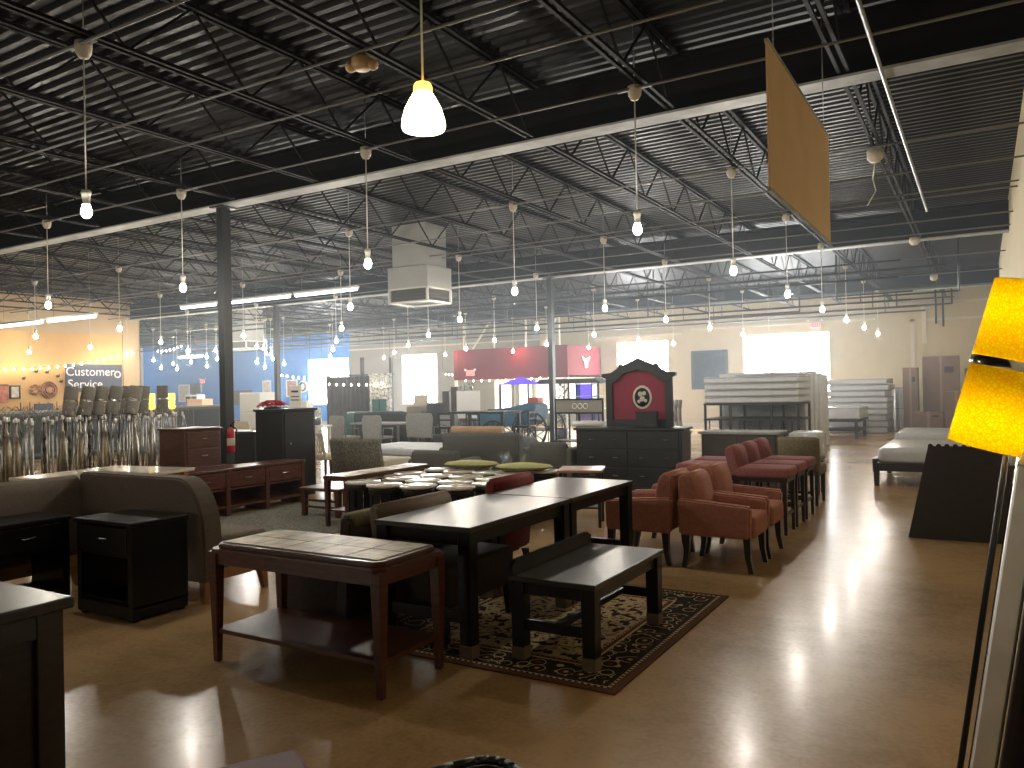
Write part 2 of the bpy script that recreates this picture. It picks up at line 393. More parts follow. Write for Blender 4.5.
struct(MB().box(-25.0, -24.96, 16.2, 16.83, 0, 4.6).box(-25.3, -24.96, 16.8, 16.83, 0, ZD).build('trim_1', 'wall_tan'))
struct(MB().box(-25.0, -24.98, 2, 16.2, 3.6, ZD).build('trim_2', 'wall_tan'))
FRONT = [(-13.5, -9.5, .6, 3.1), (-7.5, -3.5, .6, 3.1)]
k = MB(); x = -42
for a, b_, z0, z1 in FRONT:
    k.box(x, a, -7.25, -7, 0, ZD + .1).box(a, b_, -7.25, -7, 0, z0).box(a, b_, -7.25, -7, z1, ZD + .1); x = b_
k.box(x, XR + .25, -7.25, -7, 0, ZD + .1)
struct(k.build('wall_front', 'wall_cream'))
for k, (a, b_, z0, z1) in enumerate(FRONT):  # assumed windows, unseen behind the camera, added for fill light
    w_ = struct(bpy.data.objects.new('window_%d' % (k + 5), None)); C.objects.link(w_); w_.location = (a, -7, z0); W, H = b_ - a, z1 - z0
    MB().box(0, W, -.2, -.17, 0, H).build('pane', 'front_fill_glow', w_)
    f = MB()
    for q in (0, W / 2, W): f.box(q - .03, q + .03, -.16, -.05, 0, H)
    for q in (0, H): f.box(0, W, -.16, -.05, q - .03, q + .03)
    f.build('window_frame', 'white_paint', w_)
for k, (a, b_, z0, z1) in enumerate(WIN):
    w_ = struct(bpy.data.objects.new('window_%d' % (k + 1), None)); C.objects.link(w_); w_.location = (a, YB, z0); W, H = b_ - a, z1 - z0
    MB().box(0, W, .215, .235, 0, H).build('pane', 'window_glow', w_)
    f = MB()
    for q in (0, W): f.box(q - .03, q + .03, .12, .20, 0, H)
    for q in (0, H): f.box(0, W, .12, .20, q - .03, q + .03)
    f.build('window_frame', 'white_paint', w_)
    g = MB(); n = 3 if W > 2.4 else 2
    for q in range(1, n): g.box(W * q / n - .018, W * q / n + .018, .15, .19, 0, H)
    for q in (.36, .72): g.box(0, W, .15, .19, H * q - .015, H * q + .015)
    g.build('mullion', 'white_paint', w_)
    MB().box(-.05, W + .05, -.06, .08, -.05, -.02).build('window_sill', 'white_paint', w_)
# roll-up door outline and pilaster lines on the right part of the back wall
dr = struct(bpy.data.objects.new('door_1', None)); C.objects.link(dr); dr.location = (-1.95, YB, 0)
MB().box(0, .12, -.04, 0, 0, 3.5).box(0, 2.38, -.04, 0, 3.42, 3.5).build('door_frame', 'trim_cream', dr)
dp = MB()
for q in range(7): dp.box(.12, 2.38, -.02, 0, .02 + q * .486, .49 + q * .486)
dp.build('door_panel', 'wall_cream', dr)
struct(MB().box(-1.62, -1.48, YB - .05, YB, 2.7, 3.95).build('trim_3', 'trim_cream'))
struct(MB().box(-9.2, -3.0, YB - .10, YB, 3.55, 3.62).box(-13.0, -9.6, YB - .1, YB, 3.42, 3.49).build('trim_4', 'trim_cream'))
struct(MB().box(-2.6, .4, YB - .10, YB, 3.98, 4.04).build('trim_5', 'trim_cream'))
struct(MB().box(-26.0, -15.6, YB - .10, YB, 3.5, 3.56).build('trim_6', 'trim_cream'))
struct(MB().box(-42, -4.5, YB - .03, YB, 0, .12).build('baseboard_back', 'trim_cream'))
struct(MB().box(XR - .03, XR, -7, YB, 0, .12).build('baseboard_right', 'trim_cream'))

# bar joists: one mesh per bay length, every joist an object
def joist_mesh(y0, y1):
    k = MB(); L = y1 - y0
    for dx in (-.035, .035):
        k.box(dx - .015, dx + .015, .18, L - .18, ZJ, ZJ + .028); k.box(dx - .018, dx + .018, 0, L, ZD - .05, ZD - .02)
    n = max(2, round(L / .62)); up = False; pts = []
    for q in range(n + 1):
        pts.append((0, .18 + (L - .36) * q / n, ZD - .03 if q % 2 == 0 else ZJ + .015))
    for a, b_ in zip(pts, pts[1:]): k.bar(a, b_, .018)
    return k
bays = list(zip(GIR, GIR[1:])) + [(GIR[-1], YB)]
for y0, y1 in bays:
    first = None
    for q in range(26):
        x = XJ0 - q * DJ + (0 if True else 0)
        if first is None:
            first = joist_mesh(y0, y1).build('ceiling_joist', 'joist_black'); o = first
        else:
            o = first.copy(); C.objects.link(o)
        o.location = (x, y0, 0); struct(o)
for y in GIR[:4]:
    g = MB().box(-42, XR, y - .01, y + .01, ZG + .02, ZD - .09).box(-42, XR, y - .12, y + .12, ZD - .11, ZD - .08)
    go = struct(g.build('ceiling_beam', 'joist_black'))
    MB().box(-42, XR, y - .12, y + .12, ZG, ZG + .022).build('beam_flange', 'flange_grey', go)  # light caught by the bottom flange is put into its grey
# wide-flange columns
for x, y in ((-8.98, 7.35), (-8.72, 16.49), (-17.9, 16.49), (-18.0, 7.35), (-27.05, 16.49)):
    k = MB().box(x - .058, x + .058, y - .07, y + .07, 0, ZG).box(x - .15, x + .15, y - .15, y + .15, 0, .02).box(x - .13, x + .13, y - .13, y + .13, ZG - .02, ZG)
    struct(k.build('column', 'column_black'))
# conduits and sprinkler pipes
def pipe(name, pts, r, m='conduit_grey'):
    return struct(MB().tube(pts, r).build(name, m))
for j in range(8):
    y = 3.34 + 3.09 * j
    pipe('ceiling_conduit', [(-34, y, 4.12), (XR, y, 4.12)], .013)
for y, z in ((4.56, 4.12), (5.3, 4.13), (2.1, 4.12), (10.9, 4.11), (12.2, 4.11), (14.4, 4.11)):
    pipe('ceiling_conduit', [(-30, y, z), (XR, y, z)], .012)
pipe('ceiling_conduit', [(-.66, -3, 4.1), (-.66, 13.5, 4.1)], .018)
for y, z, r in ((19.2, 3.98, .03), (22.3, 3.9, .03), (24.2, 3.75, .022)):
    pipe('sprinkler_pipe', [(-33, y, z), (-.6, y, z)], r, 'column_black')
for y, z, r in ((17.6, 3.62, .025), (20.9, 3.45, .025), (21.6, 3.72, .022), (23.4, 3.5, .03), (26.6, 3.62, .025), (27.6, 3.85, .03), (18.3, 4.05, .02)):
    pipe('sprinkler_pipe', [(-33, y, z), (-1.4, y, z)], r, 'column_black')
    for q in range(6): pipe('pipe_hanger', [(-2.5 - 5.3 * q, y, z), (-2.5 - 5.3 * q, y, ZD)], .012, 'column_black')
for x in range(-31, -1, 4):
    y = 20.6 + (x % 3) * 1.4
    pipe('sprinkler_pipe', [(x, y, ZD), (x, y, 3.55), (x + 2.6, y, 3.55), (x + 2.6, y, ZD)], .022, 'column_black')
pipe('sprinkler_pipe', [(-1.2, YB - .3, ZD), (-1.2, YB - .3, 3.3)], .03, 'column_black')
pipe('sprinkler_pipe', [(-1.0, YB - .3, ZD), (-1.0, YB - .3, 3.2)], .03, 'column_black')
pipe('sprinkler_pipe', [(-2.3, YB - .4, ZD - .1), (-2.3, YB - .4, 3.9), (-.75, YB - .4, 3.9), (-.75, YB - .4, ZD - .1)], .025, 'column_black')

# ------------------------------------------------------------------ lights that hang from the roof
def ordn(k): return ORD[k]
def make_bulb_pendant(x, y, label, zb=2.9, nogroup=False):
    t = thing('pendant_light', label, 'pendant light', (x, y, 0), 0, 'bare bulb pendants on the ceiling grid')
    MB().lathe([(.0, 4.03), (.035, 4.035), (.055, 4.07), (.06, 4.11), (.06, 4.15), (0, 4.15)], 14).build('junction_box', 'ivory', t)
    MB().box(-.16, .16, -.012, .012, 4.12, 4.14).cyl((0, 0, 4.13), (0, 0, ZD + .02), .006, seg=6).build('mounting_bar', 'conduit_grey', t)
    MB().cyl((0, 0, zb + .15), (0, 0, 4.05), .006, seg=6).build('cord', 'white_plastic', t)
    MB().lathe([(.03, zb + .16), (.036, zb + .14), (.030, zb + .12), (.024, zb + .07), (.03, zb + .05)], 12).build('socket', 'white_plastic', t)
    b_ = MB().lathe([(.0, zb - .048), (.024, zb - .038), (.038, zb - .010), (.034, zb + .02), (.022, zb + .05)], 12).build('bulb', 'bulb_glow', t)
    return t
P0 = None
for j in range(0, 8):
    for i in range(10):
        x, y = -2.55 - 3.07 * i, 3.38 + 3.09 * j
        if (j < 0 and i > 3) or (i, j) in ((0, 0), (4, 0), (5, 0), (6, 0), (7, 0), (8, 0), (9, 0), (4, 1), (5, 1), (6, 1), (7, 1), (8, 1), (9, 1), (6, 2), (7, 2), (8, 2), (9, 2), (8, 3), (9, 3), (9, 4)): continue
        if x < -25 and y < 17: continue
        lab = 'bare bulb pendant on white cord, %s row from the camera, %s from the right' % (ordn(j), ordn(i))
        if P0 is None: P0 = make_bulb_pendant(x, y, lab)
        else: dup(P0, (x, y, 0), 0, lab)
# the near pendant with a bell of frosted glass
t = thing('pendant_light', 'near pendant light with glowing bell-shaped frosted glass shade', 'pendant light', (-2.545, 3.40, 0))
MB().cyl((0, 0, 3.16), (0, 0, 4.1), .006, seg=8).build('cord', 'ivory', t)
MB().lathe([(.03, 4.04), (.055, 4.07), (.06, 4.15)], 14).build('junction_box', 'ivory', t)
MB().lathe([(.0, 3.19), (.042, 3.185), (.050, 3.168), (.051, 3.135)], 24).build('shade_cap', 'yellow_shade', t)
MB().lathe([(.051, 3.135), (.072, 3.10), (.098, 3.05), (.114, 2.995), (.119, 2.955), (.112, 2.937), (.085, 2.93), (.0, 2.93)], 32).build('glass_shade', 'glass_shade_glow', t)
# boxes left without a bulb
for k, (x, y) in enumerate(((-.98, 9.72), (-1.0, 16.1), (-.97, 22.2))):
    lab = ['empty round lamp box with a dangling wire on ceiling track by right wall', 'small round lamp box further back on ceiling track by right wall', 'farthest round lamp box on ceiling track by right wall'][k]
    t = thing('ceiling_lamp_box', lab, 'lamp box', (x, y, 0), 0, 'lamp boxes on the right track')
    MB().lathe([(.0, 3.99), (.05, 4.0), (.085, 4.04), (.085, 4.13), (0, 4.14)], 16).build('junction_box', 'ivory', t)
    if k == 0: MB().tube([(0, 0, 4.0), (-.03, .03, 3.82), (.0, .02, 3.68), (-.09, 0, 3.52)], .006, 6).build('loose_wire', 'white_plastic', t)
t = thing('emergency_light', 'beige emergency light head under the nearest joists', 'emergency light', (-4.07, 4.66, 4.03), R(20))
MB().lathe([(.0, 0), (.06, .0), (.08, .03), (.08, .08), (.03, .12)], 14).build('body', 'tan_plastic', t)
for s in (-1, 1): MB().ball((s * .09, 0, .03), .045).build('lamp_head', 'tan_plastic', t)
# long row of fluorescent strips
for k, (x0, x1) in enumerate(((-20.55, -18.6), (-18.4, -16.5), (-19.25, -17.75), (-17.35, -14.95), (-14.8, -12.7))):
    zz, yy = (3.3, 10.1) if k < 2 else (3.98, 14.25)
    t = thing('fluorescent_strip', 'bright fluorescent tube strip, %s from the left in the long ceiling row' % ORD[k], 'strip light', (x0, yy, zz), 0, 'fluorescent strips in the ceiling row')
    MB().box(0, x1 - x0, -.05, .05, .03, .08).build('housing', 'white_paint', t)
    MB().cyl((.04, 0, 0), (x1 - x0 - .04, 0, 0), .032, seg=10).build('tube', 'tube_glow', t)
    MB().cyl((.25, 0, .08), (.25, 0, ZD + .02 - zz), .004, seg=5).cyl((x1 - x0 - .25, 0, .08), (x1 - x0 - .25, 0, ZD + .02 - zz), .004, seg=5).build('hanger', 'conduit_grey', t)
t = thing('fluorescent_strip', 'short fluorescent strip hanging before the blue wall', 'strip light', (-27.9, 20.5, 3.05))
MB().box(0, 1.5, -.05, .05, .03, .08).build('housing', 'white_paint', t); MB().cyl((.04, 0, 0), (1.46, 0, 0), .03, seg=10).build('tube', 'tube_glow', t)
MB().cyl((.25, 0, .08), (.25, 0, 1.72), .004, seg=5).cyl((1.25, 0, .08), (1.25, 0, 1.72), .004, seg=5).build('hanger', 'conduit_grey', t)
# air diffuser boxes on a roof duct
def hvac(x, y, z, W, D, H, label):
    t = thing('air_diffuser', label, 'air diffuser', (x, y, z))
    MB().box(-W / 2, W / 2, -D / 2, D / 2, .28, H, .01).build('housing', 'hvac_grey', t)
    g = MB()
    for q in range(4): g.box(-W / 2 + .03, W / 2 - .03, -D / 2 + .03, D / 2 - .03, .05 + q * .055, .07 + q * .055)
    g.box(-W / 2 + .05, W / 2 - .05, -D / 2 + .05, D / 2 - .05, .03, .27); g.build('grille', 'grille_dark', t)
    f = MB()
    for a, b_ in ((-1, -1), (1, -1), (1, 1), (-1, 1)): f.box(a * (W / 2 - .02) - .02, a * (W / 2 - .02) + .02, b_ * (D / 2 - .02) - .02, b_ * (D / 2 - .02) + .02, 0, .29)
    for zz in (.0, .26):
        f.box(-W / 2, W / 2, -D / 2, -D / 2 + .04, zz, zz + .03).box(-W / 2, W / 2, D / 2 - .04, D / 2, zz, zz + .03).box(-W / 2, -W / 2 + .04, -D / 2, D / 2, zz, zz + .03).box(W / 2 - .04, W / 2, -D / 2, D / 2, zz, zz + .03)
    f.build('grille_frame', 'white_paint', t)
    MB().box(-W * .42, W * .42, -D * .42, D * .42, H, ZD - z).build('duct', 'hvac_grey', t)
hvac(-9.45, 12.4, 3.23, .96, .8, .70, 'large boxy grey air diffuser hanging under the roof duct')
hvac(-23.9, 20.4, 3.22, 1.4, 1.0, .35, 'small grey air diffuser hanging before the blue wall')
# hanging tan panel
t = thing('hanging_sign', 'blank tan sign panel hanging edge-on from the roof', 'sign', (-1.0, 5.57, 0), R(0))
MB().prism([(-1.02, 3.46), (1.02, 3.46), (1.02, 2.63), (-1.02, 2.63)], 'x', -.007, .007).build('panel', 'tan_panel', t)
MB().box(-.011, .011, -1.03, 1.03, 3.455, 3.475).box(-.011, .011, -1.03, 1.03, 2.615, 2.635).build('edge_trim', 'flange_grey', t)
for y in (-.85, .85): MB().cyl((0, y, 3.47), (0, y, 4.76), .004, seg=6).build('hanging_wire', 'conduit_grey', t)
# ------------------------------------------------------------------ near furniture
def handle(parent, p, axis, L=.10, m='chrome'):
    k = MB(); x, y, z = p
    if axis == 'x-': # on a face looking along -y, bar along x
        k.tube([(x - L / 2, y, z), (x - L / 2 * .7, y - .025, z), (x + L / 2 * .7, y - .025, z), (x + L / 2, y, z)], .006, 6)
    else:            # on a face looking along +x, bar along y
        k.tube([(x, y - L / 2, z), (x + .025, y - L / 2 * .7, z), (x + .025, y + L / 2 * .7, z), (x, y + L / 2, z)], .006, 6)
    return k.build('handle', m, parent)
def leg4(parent, m, x0, x1, y0, y1, z, s0, s1, inset=0, sock=None):
    for x in (x0, x1):
        for y in (y0, y1):
            l = MB().taper((x, y, 0), s1, (x, y, z), s0, .003).build('leg', m, parent)
            if sock:
                o = MB().taper((x, y, 0), s1 + .003, (x, y, sock), s1 + .004, .003).build('felt_sock', 'sock', l)
                o['label'] = 'brown felt sock'
# tall dresser cut by the left edge of the picture
t = thing('dresser', 'dark wood dresser in the bottom left corner of the room view', 'dresser', (-3.2, 1.05, 0))
MB().box(-.44, .44, -.49, .49, .06, .81).build('body', 'espresso', t)
MB().box(-.475, .475, -.53, .525, .81, .85, .008).build('top', 'espresso', t)
k = MB()
for y0, y1, z0, z1 in ((-.49, -.40, .06, .81), (.40, .49, .06, .81), (-.4, .4, .73, .81), (-.4, .4, .06, .16)): k.box(.44, .462, y0, y1, z0, z1, .004)
k.build('side_frame', 'espresso', t)
MB().box(-.45, .45, -.5, .5, 0, .07).build('plinth', 'espresso', t)
# nightstand with an open cubby
def nightstand(name, label, loc, rz, W, D, H):
    t = thing(name, label, 'nightstand', loc, rz)
    MB().box(-W / 2, W / 2, -D / 2, D / 2, H - .03, H, .005).build('top', 'black_wood', t)
    k = MB().box(-W / 2 + .01, -W / 2 + .06, -D / 2 + .015, D / 2 - .01, .09, H - .03).box(W / 2 - .06, W / 2 - .01, -D / 2 + .015, D / 2 - .01, .09, H - .03)
    k.box(-W / 2 + .05, W / 2 - .05, -D / 2 + .03, D / 2 - .03, H - .25, H - .22).build('side_panel', 'black_wood', t)
    MB().box(-W / 2 + .01, W / 2 - .01, -D / 2 + .01, D / 2 - .01, .02, .11, .006).box(-W / 2 + .06, W / 2 - .06, -D / 2 + .05, D / 2 - .05, .11, .13).build('base', 'black_wood', t)
    d = MB().box(-W / 2 + .065, W / 2 - .065, -D / 2 + .01, -D / 2 + .3, H - .215, H - .04, .004).build('drawer', 'black_wood', t)
    handle(d, (0, -D / 2 + .01, H - .12), 'x-')
    for x in (-1, 1):
        for y in (-1, 1): MB().taper((x * (W / 2 - .05), y * (D / 2 - .05), 0), .022, (x * (W / 2 - .05), y * (D / 2 - .05), .03), .025).build('foot', 'black_wood', t)
    return t
nightstand('nightstand', 'black nightstand with open cubby, in front of the brown banquette corner', (-5.28, 3.47, 0), 0, .66, .46, .68)
nightstand('nightstand', 'black nightstand behind the corner dresser, turned to show its drawer', (-6.13, 3.08, 0), R(90), .62, .46, .655)
# brown banquettes: curved back, thick seat, wooden legs. Built with the outer back looking along -y
def banquette(label, loc, rz, W, m='brown_fabric', HB=.91, D=.66, curve=.14, legs=.2, group=None, sm='taupe_fabric'):
    t = thing('banquette', label, 'banquette', loc, rz, group)
    prof = [(-D / 2 + .02, legs), (-D / 2, legs + .1), (-D / 2, HB - .10), (-D / 2 + .03, HB - .03), (-D / 2 + .07, HB), (-D / 2 + .13, HB - .012), (-D / 2 + .19, HB - .12), (-D / 2 + .24, .50), (-D / 2 + .26, legs)]
    MB().prism(prof, 'x', -W / 2, W / 2, .012, 2, True).build('backrest', m, t)
    MB().box(-W / 2 + .005, W / 2 - .005, -D / 2 + .2, D / 2, legs + .05, .47, .045, 4).build('seat', sm, t)
    MB().box(-W / 2 + .01, W / 2 - .01, -D / 2 + .01, D / 2 - .02, legs - .05, legs + .06, .008).build('base_rail', 'oak', t)
    for x in (-1, 1):
        for y in (-1, 1):
            px_, py_ = x * (W / 2 - .05), y * (D / 2 - .06)
            MB().taper((px_ + x * .01, py_ + y * .025, 0), .02, (px_, py_, legs - .04), .035, .004).build('leg', 'oak', t)
    return t
def curved_banquette(label, loc, rz, W, HB=.92, D=.64, m='brown_fabric'):
    """as above, but the open end of the back sweeps down in a curve to the seat"""
    t = thing('banquette', label, 'banquette', loc, rz)
    pts = [(-W / 2, .16), (-W / 2, HB - .02), (-W / 2 + .02, HB)]
    x1 = W / 2; c = .30
    for k in range(9):
        a = PI / 2 * (1 - k / 8); pts.append((x1 - c + c * math.cos(a), HB - .42 + .42 * math.sin(a)))
    pts += [(x1 + .015, .35), (x1 - .0, .16)]
    MB().prism(pts, 'y', -D / 2, -D / 2 + .17, .03, 3).build('backrest', m, t)
    MB().box(-W / 2 + .01, W / 2 - .03, -D / 2 + .14, D / 2, .22, .47, .045, 4).build('seat', 'taupe_fabric', t)
    MB().box(-W / 2 + .01, W / 2 - .04, -D / 2 + .14, D / 2 - .02, .15, .23, .008).build('base_rail', 'oak', t)
    for x, y in ((-1, -1), (1, -1), (-1, 1), (1, 1)):
        px_, py_ = x * (W / 2 - .06), y * (D / 2 - .06)
        MB().taper((px_ + x * .015, py_ + y * .02, 0), .022, (px_, py_, .18), .036, .004).build('leg', 'oak', t)
    return t
curved_banquette('brown upholstered banquette with curved end, back to the black nightstand', (-5.68, 4.10, 0), 0, 1.56)
banquette('brown upholstered banquette at left edge, turned away behind a black nightstand', (-6.74, 2.98, 0), R(90), 1.60, HB=.90)
# console table with tiled top
t = thing('console_table', 'mahogany console table with tiled stone top and low shelf', 'console table', (-3.22, 3.285, 0))
W, D, H = 1.30, .57, .685
o8 = [(-W / 2, -D / 2 + .05), (-W / 2 + .05, -D / 2), (W / 2 - .05, -D / 2), (W / 2, -D / 2 + .05), (W / 2, D / 2 - .05), (W / 2 - .05, D / 2), (-W / 2 + .05, D / 2), (-W / 2, D / 2 - .05)]
MB().prism(o8, 'z', H - .055, H - .03, .004).prism([(x * .955, y * .90) for x, y in o8], 'z', H - .03, H - .004, .006).build('top', 'mahogany', t)
MB().box(-W * .45, W * .45, -D * .385, D * .385, H - .01, H - .002).build('grout_bed', 'grout', t)
for ix in range(5):
    for iy in range(2):
        a = -W * .447 + ix * W * .894 / 5; b_ = -D * .38 + iy * D * .38
        MB().box(a + .003, a + W * .894 / 5 - .003, b_ + .003, b_ + D * .38 - .003, H - .006, H + .002, .002).build('tile', 'tile_top', t)
k = MB().box(-W / 2 + .05, W / 2 - .05, -D / 2 + .02, -D / 2 + .04, H - .12, H - .05).box(-W / 2 + .05, W / 2 - .05, D / 2 - .04, D / 2 - .02, H - .12, H - .05)
k.box(-W / 2 + .02, -W / 2 + .04, -D / 2 + .05, D / 2 - .05, H - .12, H - .05).box(W / 2 - .04, W / 2 - .02, -D / 2 + .05, D / 2 - .05, H - .12, H - .05).build('apron', 'mahogany', t)
leg4(t, 'mahogany', -W / 2 + .04, W / 2 - .04, -D / 2 + .04, D / 2 - .04, H - .05, .034, .018)
MB().box(-W / 2 + .03, W / 2 - .03, -D / 2 + .03, D / 2 - .03, .165, .19, .004).build('shelf', 'mahogany', t)
# rug
RX0, RX1, RY0, RY1 = -3.41, -1.6, 3.62, 5.68
rug_mat((RX1 - RX0) / 2, (RY1 - RY0) / 2)
tag(MB().box(-(RX1 - RX0) / 2, (RX1 - RX0) / 2, -(RY1 - RY0) / 2, (RY1 - RY0) / 2, 0, .010, .003).build('rug', 'rug'), 'dark bordered oriental rug under the black bench and table', 'rug', loc=((RX0 + RX1) / 2, (RY0 + RY1) / 2, .001))
# two black dining tables end to end
def dining_table(label, x0, x1, y0, y1, H=.76, near=True):
    t = thing('dining_table', label, 'dining table', ((x0 + x1) / 2, (y0 + y1) / 2, .011), 0, 'black dining tables set end to end')
    W, D = x1 - x0, y1 - y0; H -= .011
    MB().box(-W / 2, W / 2, -D / 2, D / 2, H - .03, H, .004).build('tabletop', 'table_black', t)
    k = MB()
    for s in (-1, 1): k.box(-W / 2 + .06, W / 2 - .06, s * (D / 2 - .045) - .012, s * (D / 2 - .045) + .012, H - .11, H - .03).box(s * (W / 2 - .045) - .012, s * (W / 2 - .045) + .012, -D / 2 + .06, D / 2 - .06, H - .11, H - .03)
    k.build('apron', 'black_wood', t)
    leg4(t, 'black_wood', -W / 2 + .05, W / 2 - .05, -D / 2 + .05, D / 2 - .05, H - .03, .042, .04, sock=.075)
    for s in (-1, 1): MB().box(-W / 2 + .08, W / 2 - .08, s * (D / 2 - .05) - .02, s * (D / 2 - .05) + .02, .19, .26, .004).build('stretcher', 'black_wood', t)
dining_table('near black dining table with dull glossy top, beside the bench', -3.19, -2.49, 3.68, 4.95)
dining_table('farther black dining table pushed against the end of the near one', -3.19, -2.49, 4.965, 6.10)
# bench with a low back board
t = thing('bench', 'low black bench with a back board, standing on the oriental rug', 'bench', (-2.06, 4.345, .011))
W, D, H = .54, 1.05, .469
MB().box(-W / 2, W / 2, -D / 2, D / 2, H - .03, H, .005).build('seat', 'table_black', t)
MB().prism([(-D / 2, H), (-D / 2 + .0, H + .055), (-D / 2 + .04, H + .085), (D / 2 - .06, H + .085), (D / 2, H + .06), (D / 2, H)], 'x', -W / 2, -W / 2 + .03, .004).build('back_board', 'black_wood', t)
k = MB()
for s in (-1, 1): k.box(-W / 2 + .05, W / 2 - .05, s * (D / 2 - .04) - .012, s * (D / 2 - .04) + .012, H - .10, H - .03).box(s * (W / 2 - .04) - .012, s * (W / 2 - .04) + .012, -D / 2 + .05, D / 2 - .05, H - .10, H - .03)
k.build('apron', 'black_wood', t)
leg4(t, 'black_wood', -W / 2 + .05, W / 2 - .05, -D / 2 + .05, D / 2 - .05, H - .03, .042, .038, sock=.07)
for s in (-1, 1): MB().box(-W / 2 + .08, W / 2 - .08, s * (D / 2 - .05) - .018, s * (D / 2 - .05) + .018, .165, .225, .004).build('stretcher', 'black_wood', t)
MB().box(-.02, .02, -D / 2 + .07, D / 2 - .07, .175, .215, .004).build('stretcher', 'black_wood', t)
# chairs at the tables, all looking along +x
def side_chair(label, loc, rz, W, D, HB, HS, m, sm, lm='espresso', skirt=.18, lean=.05, name='dining_chair', legs=True):
    t = thing(name, label, 'chair', loc, rz)
    prof = [(-D / 2 + .02, skirt + .05), (-D / 2 - lean, HB - .05), (-D / 2 - lean + .015, HB - .01), (-D / 2 - lean + .05, HB), (-D / 2 - lean + .085, HB - .015), (-D / 2 - lean + .1, HB - .06), (-D / 2 + .14, skirt + .05)]
    MB().prism(prof, 'y', -W / 2, W / 2, .02, 3, True).build('backrest', m, t)
    MB().box(-D / 2 + .1, D / 2, -W / 2, W / 2, skirt, HS, .035, 3).build('seat', sm, t)
    for x in (-1, 1):
        for y in (-1, 1): MB().taper((x * (D / 2 - .035) - (.03 if x < 0 else 0), y * (W / 2 - .04), 0), .016, (x * (D / 2 - .05), y * (W / 2 - .04), skirt + .03), .024, .003).build('leg', lm, t)
    return t
side_chair('brown upholstered settee with a rolled top, tucked to the near table', (-3.06, 4.24, .012), 0, .80, .58, .81, .46, 'taupe_fabric', 'dark_fabric', skirt=.2, lean=.03, name='settee')
sl = side_chair('dark slipper chair behind the tiled console, turned away from the table', (-3.765, 4.10, .0), R(180), .72, .62, .76, .50, 'dark_fabric', 'dark_fabric', skirt=.05, lean=.02, name='slipper_chair')
MB().box(-.335, -.21, -.345, .345, .66, .765, .04, 4).build('head_roll', 'olive_fabric', sl)['label'] = 'olive head roll'
side_chair('red upholstered dining chair standing with its back to the black tables', (-3.54, 5.42, .012), PI, .62, .58, .84, .48, 'red_fabric', 'red_fabric', skirt=.17, lean=.04)
# terracotta armchairs back to back
def armchair(label, loc, rz):
    t = thing('armchair', label, 'armchair', loc, rz, 'terracotta armchairs standing back to back')
    W, D = .60, .64
    prof = [(-D / 2 + .04, .28), (-D / 2 + .005, .55), (-D / 2 - .005, .74), (-D / 2 + .02, .78), (-D / 2 + .06, .795), (-D / 2 + .10, .78), (-D / 2 + .13, .72), (-D / 2 + .2, .42), (-D / 2 + .2, .28)]
    MB().prism(prof, 'y', -W / 2 + .04, W / 2 - .04, .018, 3, True).build('backrest', 'terracotta', t)
    MB().box(-D / 2 + .14, D / 2 - .005, -W / 2 + .07, W / 2 - .07, .275, .46, .04, 4).build('seat', 'terracotta', t)
    for s in (-1, 1):
        y0 = s * (W / 2 - .045)
        MB().prism([(-D / 2 + .015, .28), (-D / 2, .57), (-D / 2 + .03, .585), (D / 2 - .05, .545), (D / 2 - .03, .53), (D / 2 - .04, .28)], 'y', y0 - .045, y0 + .045, .016, 3).build('armrest', 'terracotta', t)
    for x in (-1, 1):
        for y in (-1, 1):
            k = MB(); px_, py_ = x * (D / 2 - .07), y * (W / 2 - .06); dx = .03 * x
            k.taper((px_ + dx, py_, 0), .018, (px_ + dx * .2, py_, .12), .022).taper((px_ + dx * .2, py_, .12), .022, (px_, py_, .30), .030).build('leg', 'espresso', t)
    return t
A = armchair('terracotta armchair nearest the aisle, its side panel to the camera', (-1.91, 6.70, 0), 0)
for loc, rz, lab in (((-1.91, 7.33, 0), 0, 'terracotta armchair facing the aisle, just behind the nearest one'),
                     ((-2.60, 6.70, 0), PI, 'terracotta armchair facing the black tables, nearest of that side'),
                     ((-2.60, 7.33, 0), PI, 'terracotta armchair facing left, mostly hidden behind its neighbour')):
    dup(A, loc, rz, lab)
# counter stools
def stool(label, loc, rz, m='maroon', group='maroon counter stools facing the aisle', back=True):
    t = thing('counter_stool', label, 'stool', loc, rz, group)
    if back: MB().prism([(-.34, .58), (-.40, .84), (-.38, .885), (-.34, .895), (-.30, .88), (-.28, .82), (-.22, .58)], 'y', -.22, .22, .018, 3, True).build('backrest', m, t)
    MB().box(-.29, .25, -.225, .225, .57, .675, .03, 3).build('seat', m, t)
    MB().box(-.30, .23, -.205, .205, .53, .585, .004).build('seat_frame', 'espresso', t)
    for x in (-1, 1):
        for y in (-1, 1): MB().taper((.205 if x > 0 else -.33, y * .19, 0), .016, (.20 if x > 0 else -.27, y * .19, .55), .022, .002).build('leg', 'espresso', t)
    for p, q in (((.2, -.19, .2), (.2, .19, .2)), ((-.30, -.19, .3), (-.30, .19, .3)), ((-.31, -.19, .25), (.2, -.19, .25)), ((-.31, .19, .25), (.2, .19, .25))): MB().bar(p, q, .02, .03).build('stretcher', 'espresso', t)
    return t
st = stool('maroon counter stool facing the aisle, nearest of its row', (-1.93, 8.42, 0), 0)
for k, y in enumerate((8.95, 9.5)): dup(st, (-1.93, y, 0), 0, 'maroon counter stool facing the aisle, %s in its row' % ('middle', 'farthest')[k])
bs = stool('backless maroon counter stool behind the armchairs, nearest of its row', (-2.68, 8.62, 0), PI, group='backless maroon stools', back=False)
dup(bs, (-2.68, 9.2, 0), PI, 'backless maroon counter stool behind the armchairs, farther of its row')
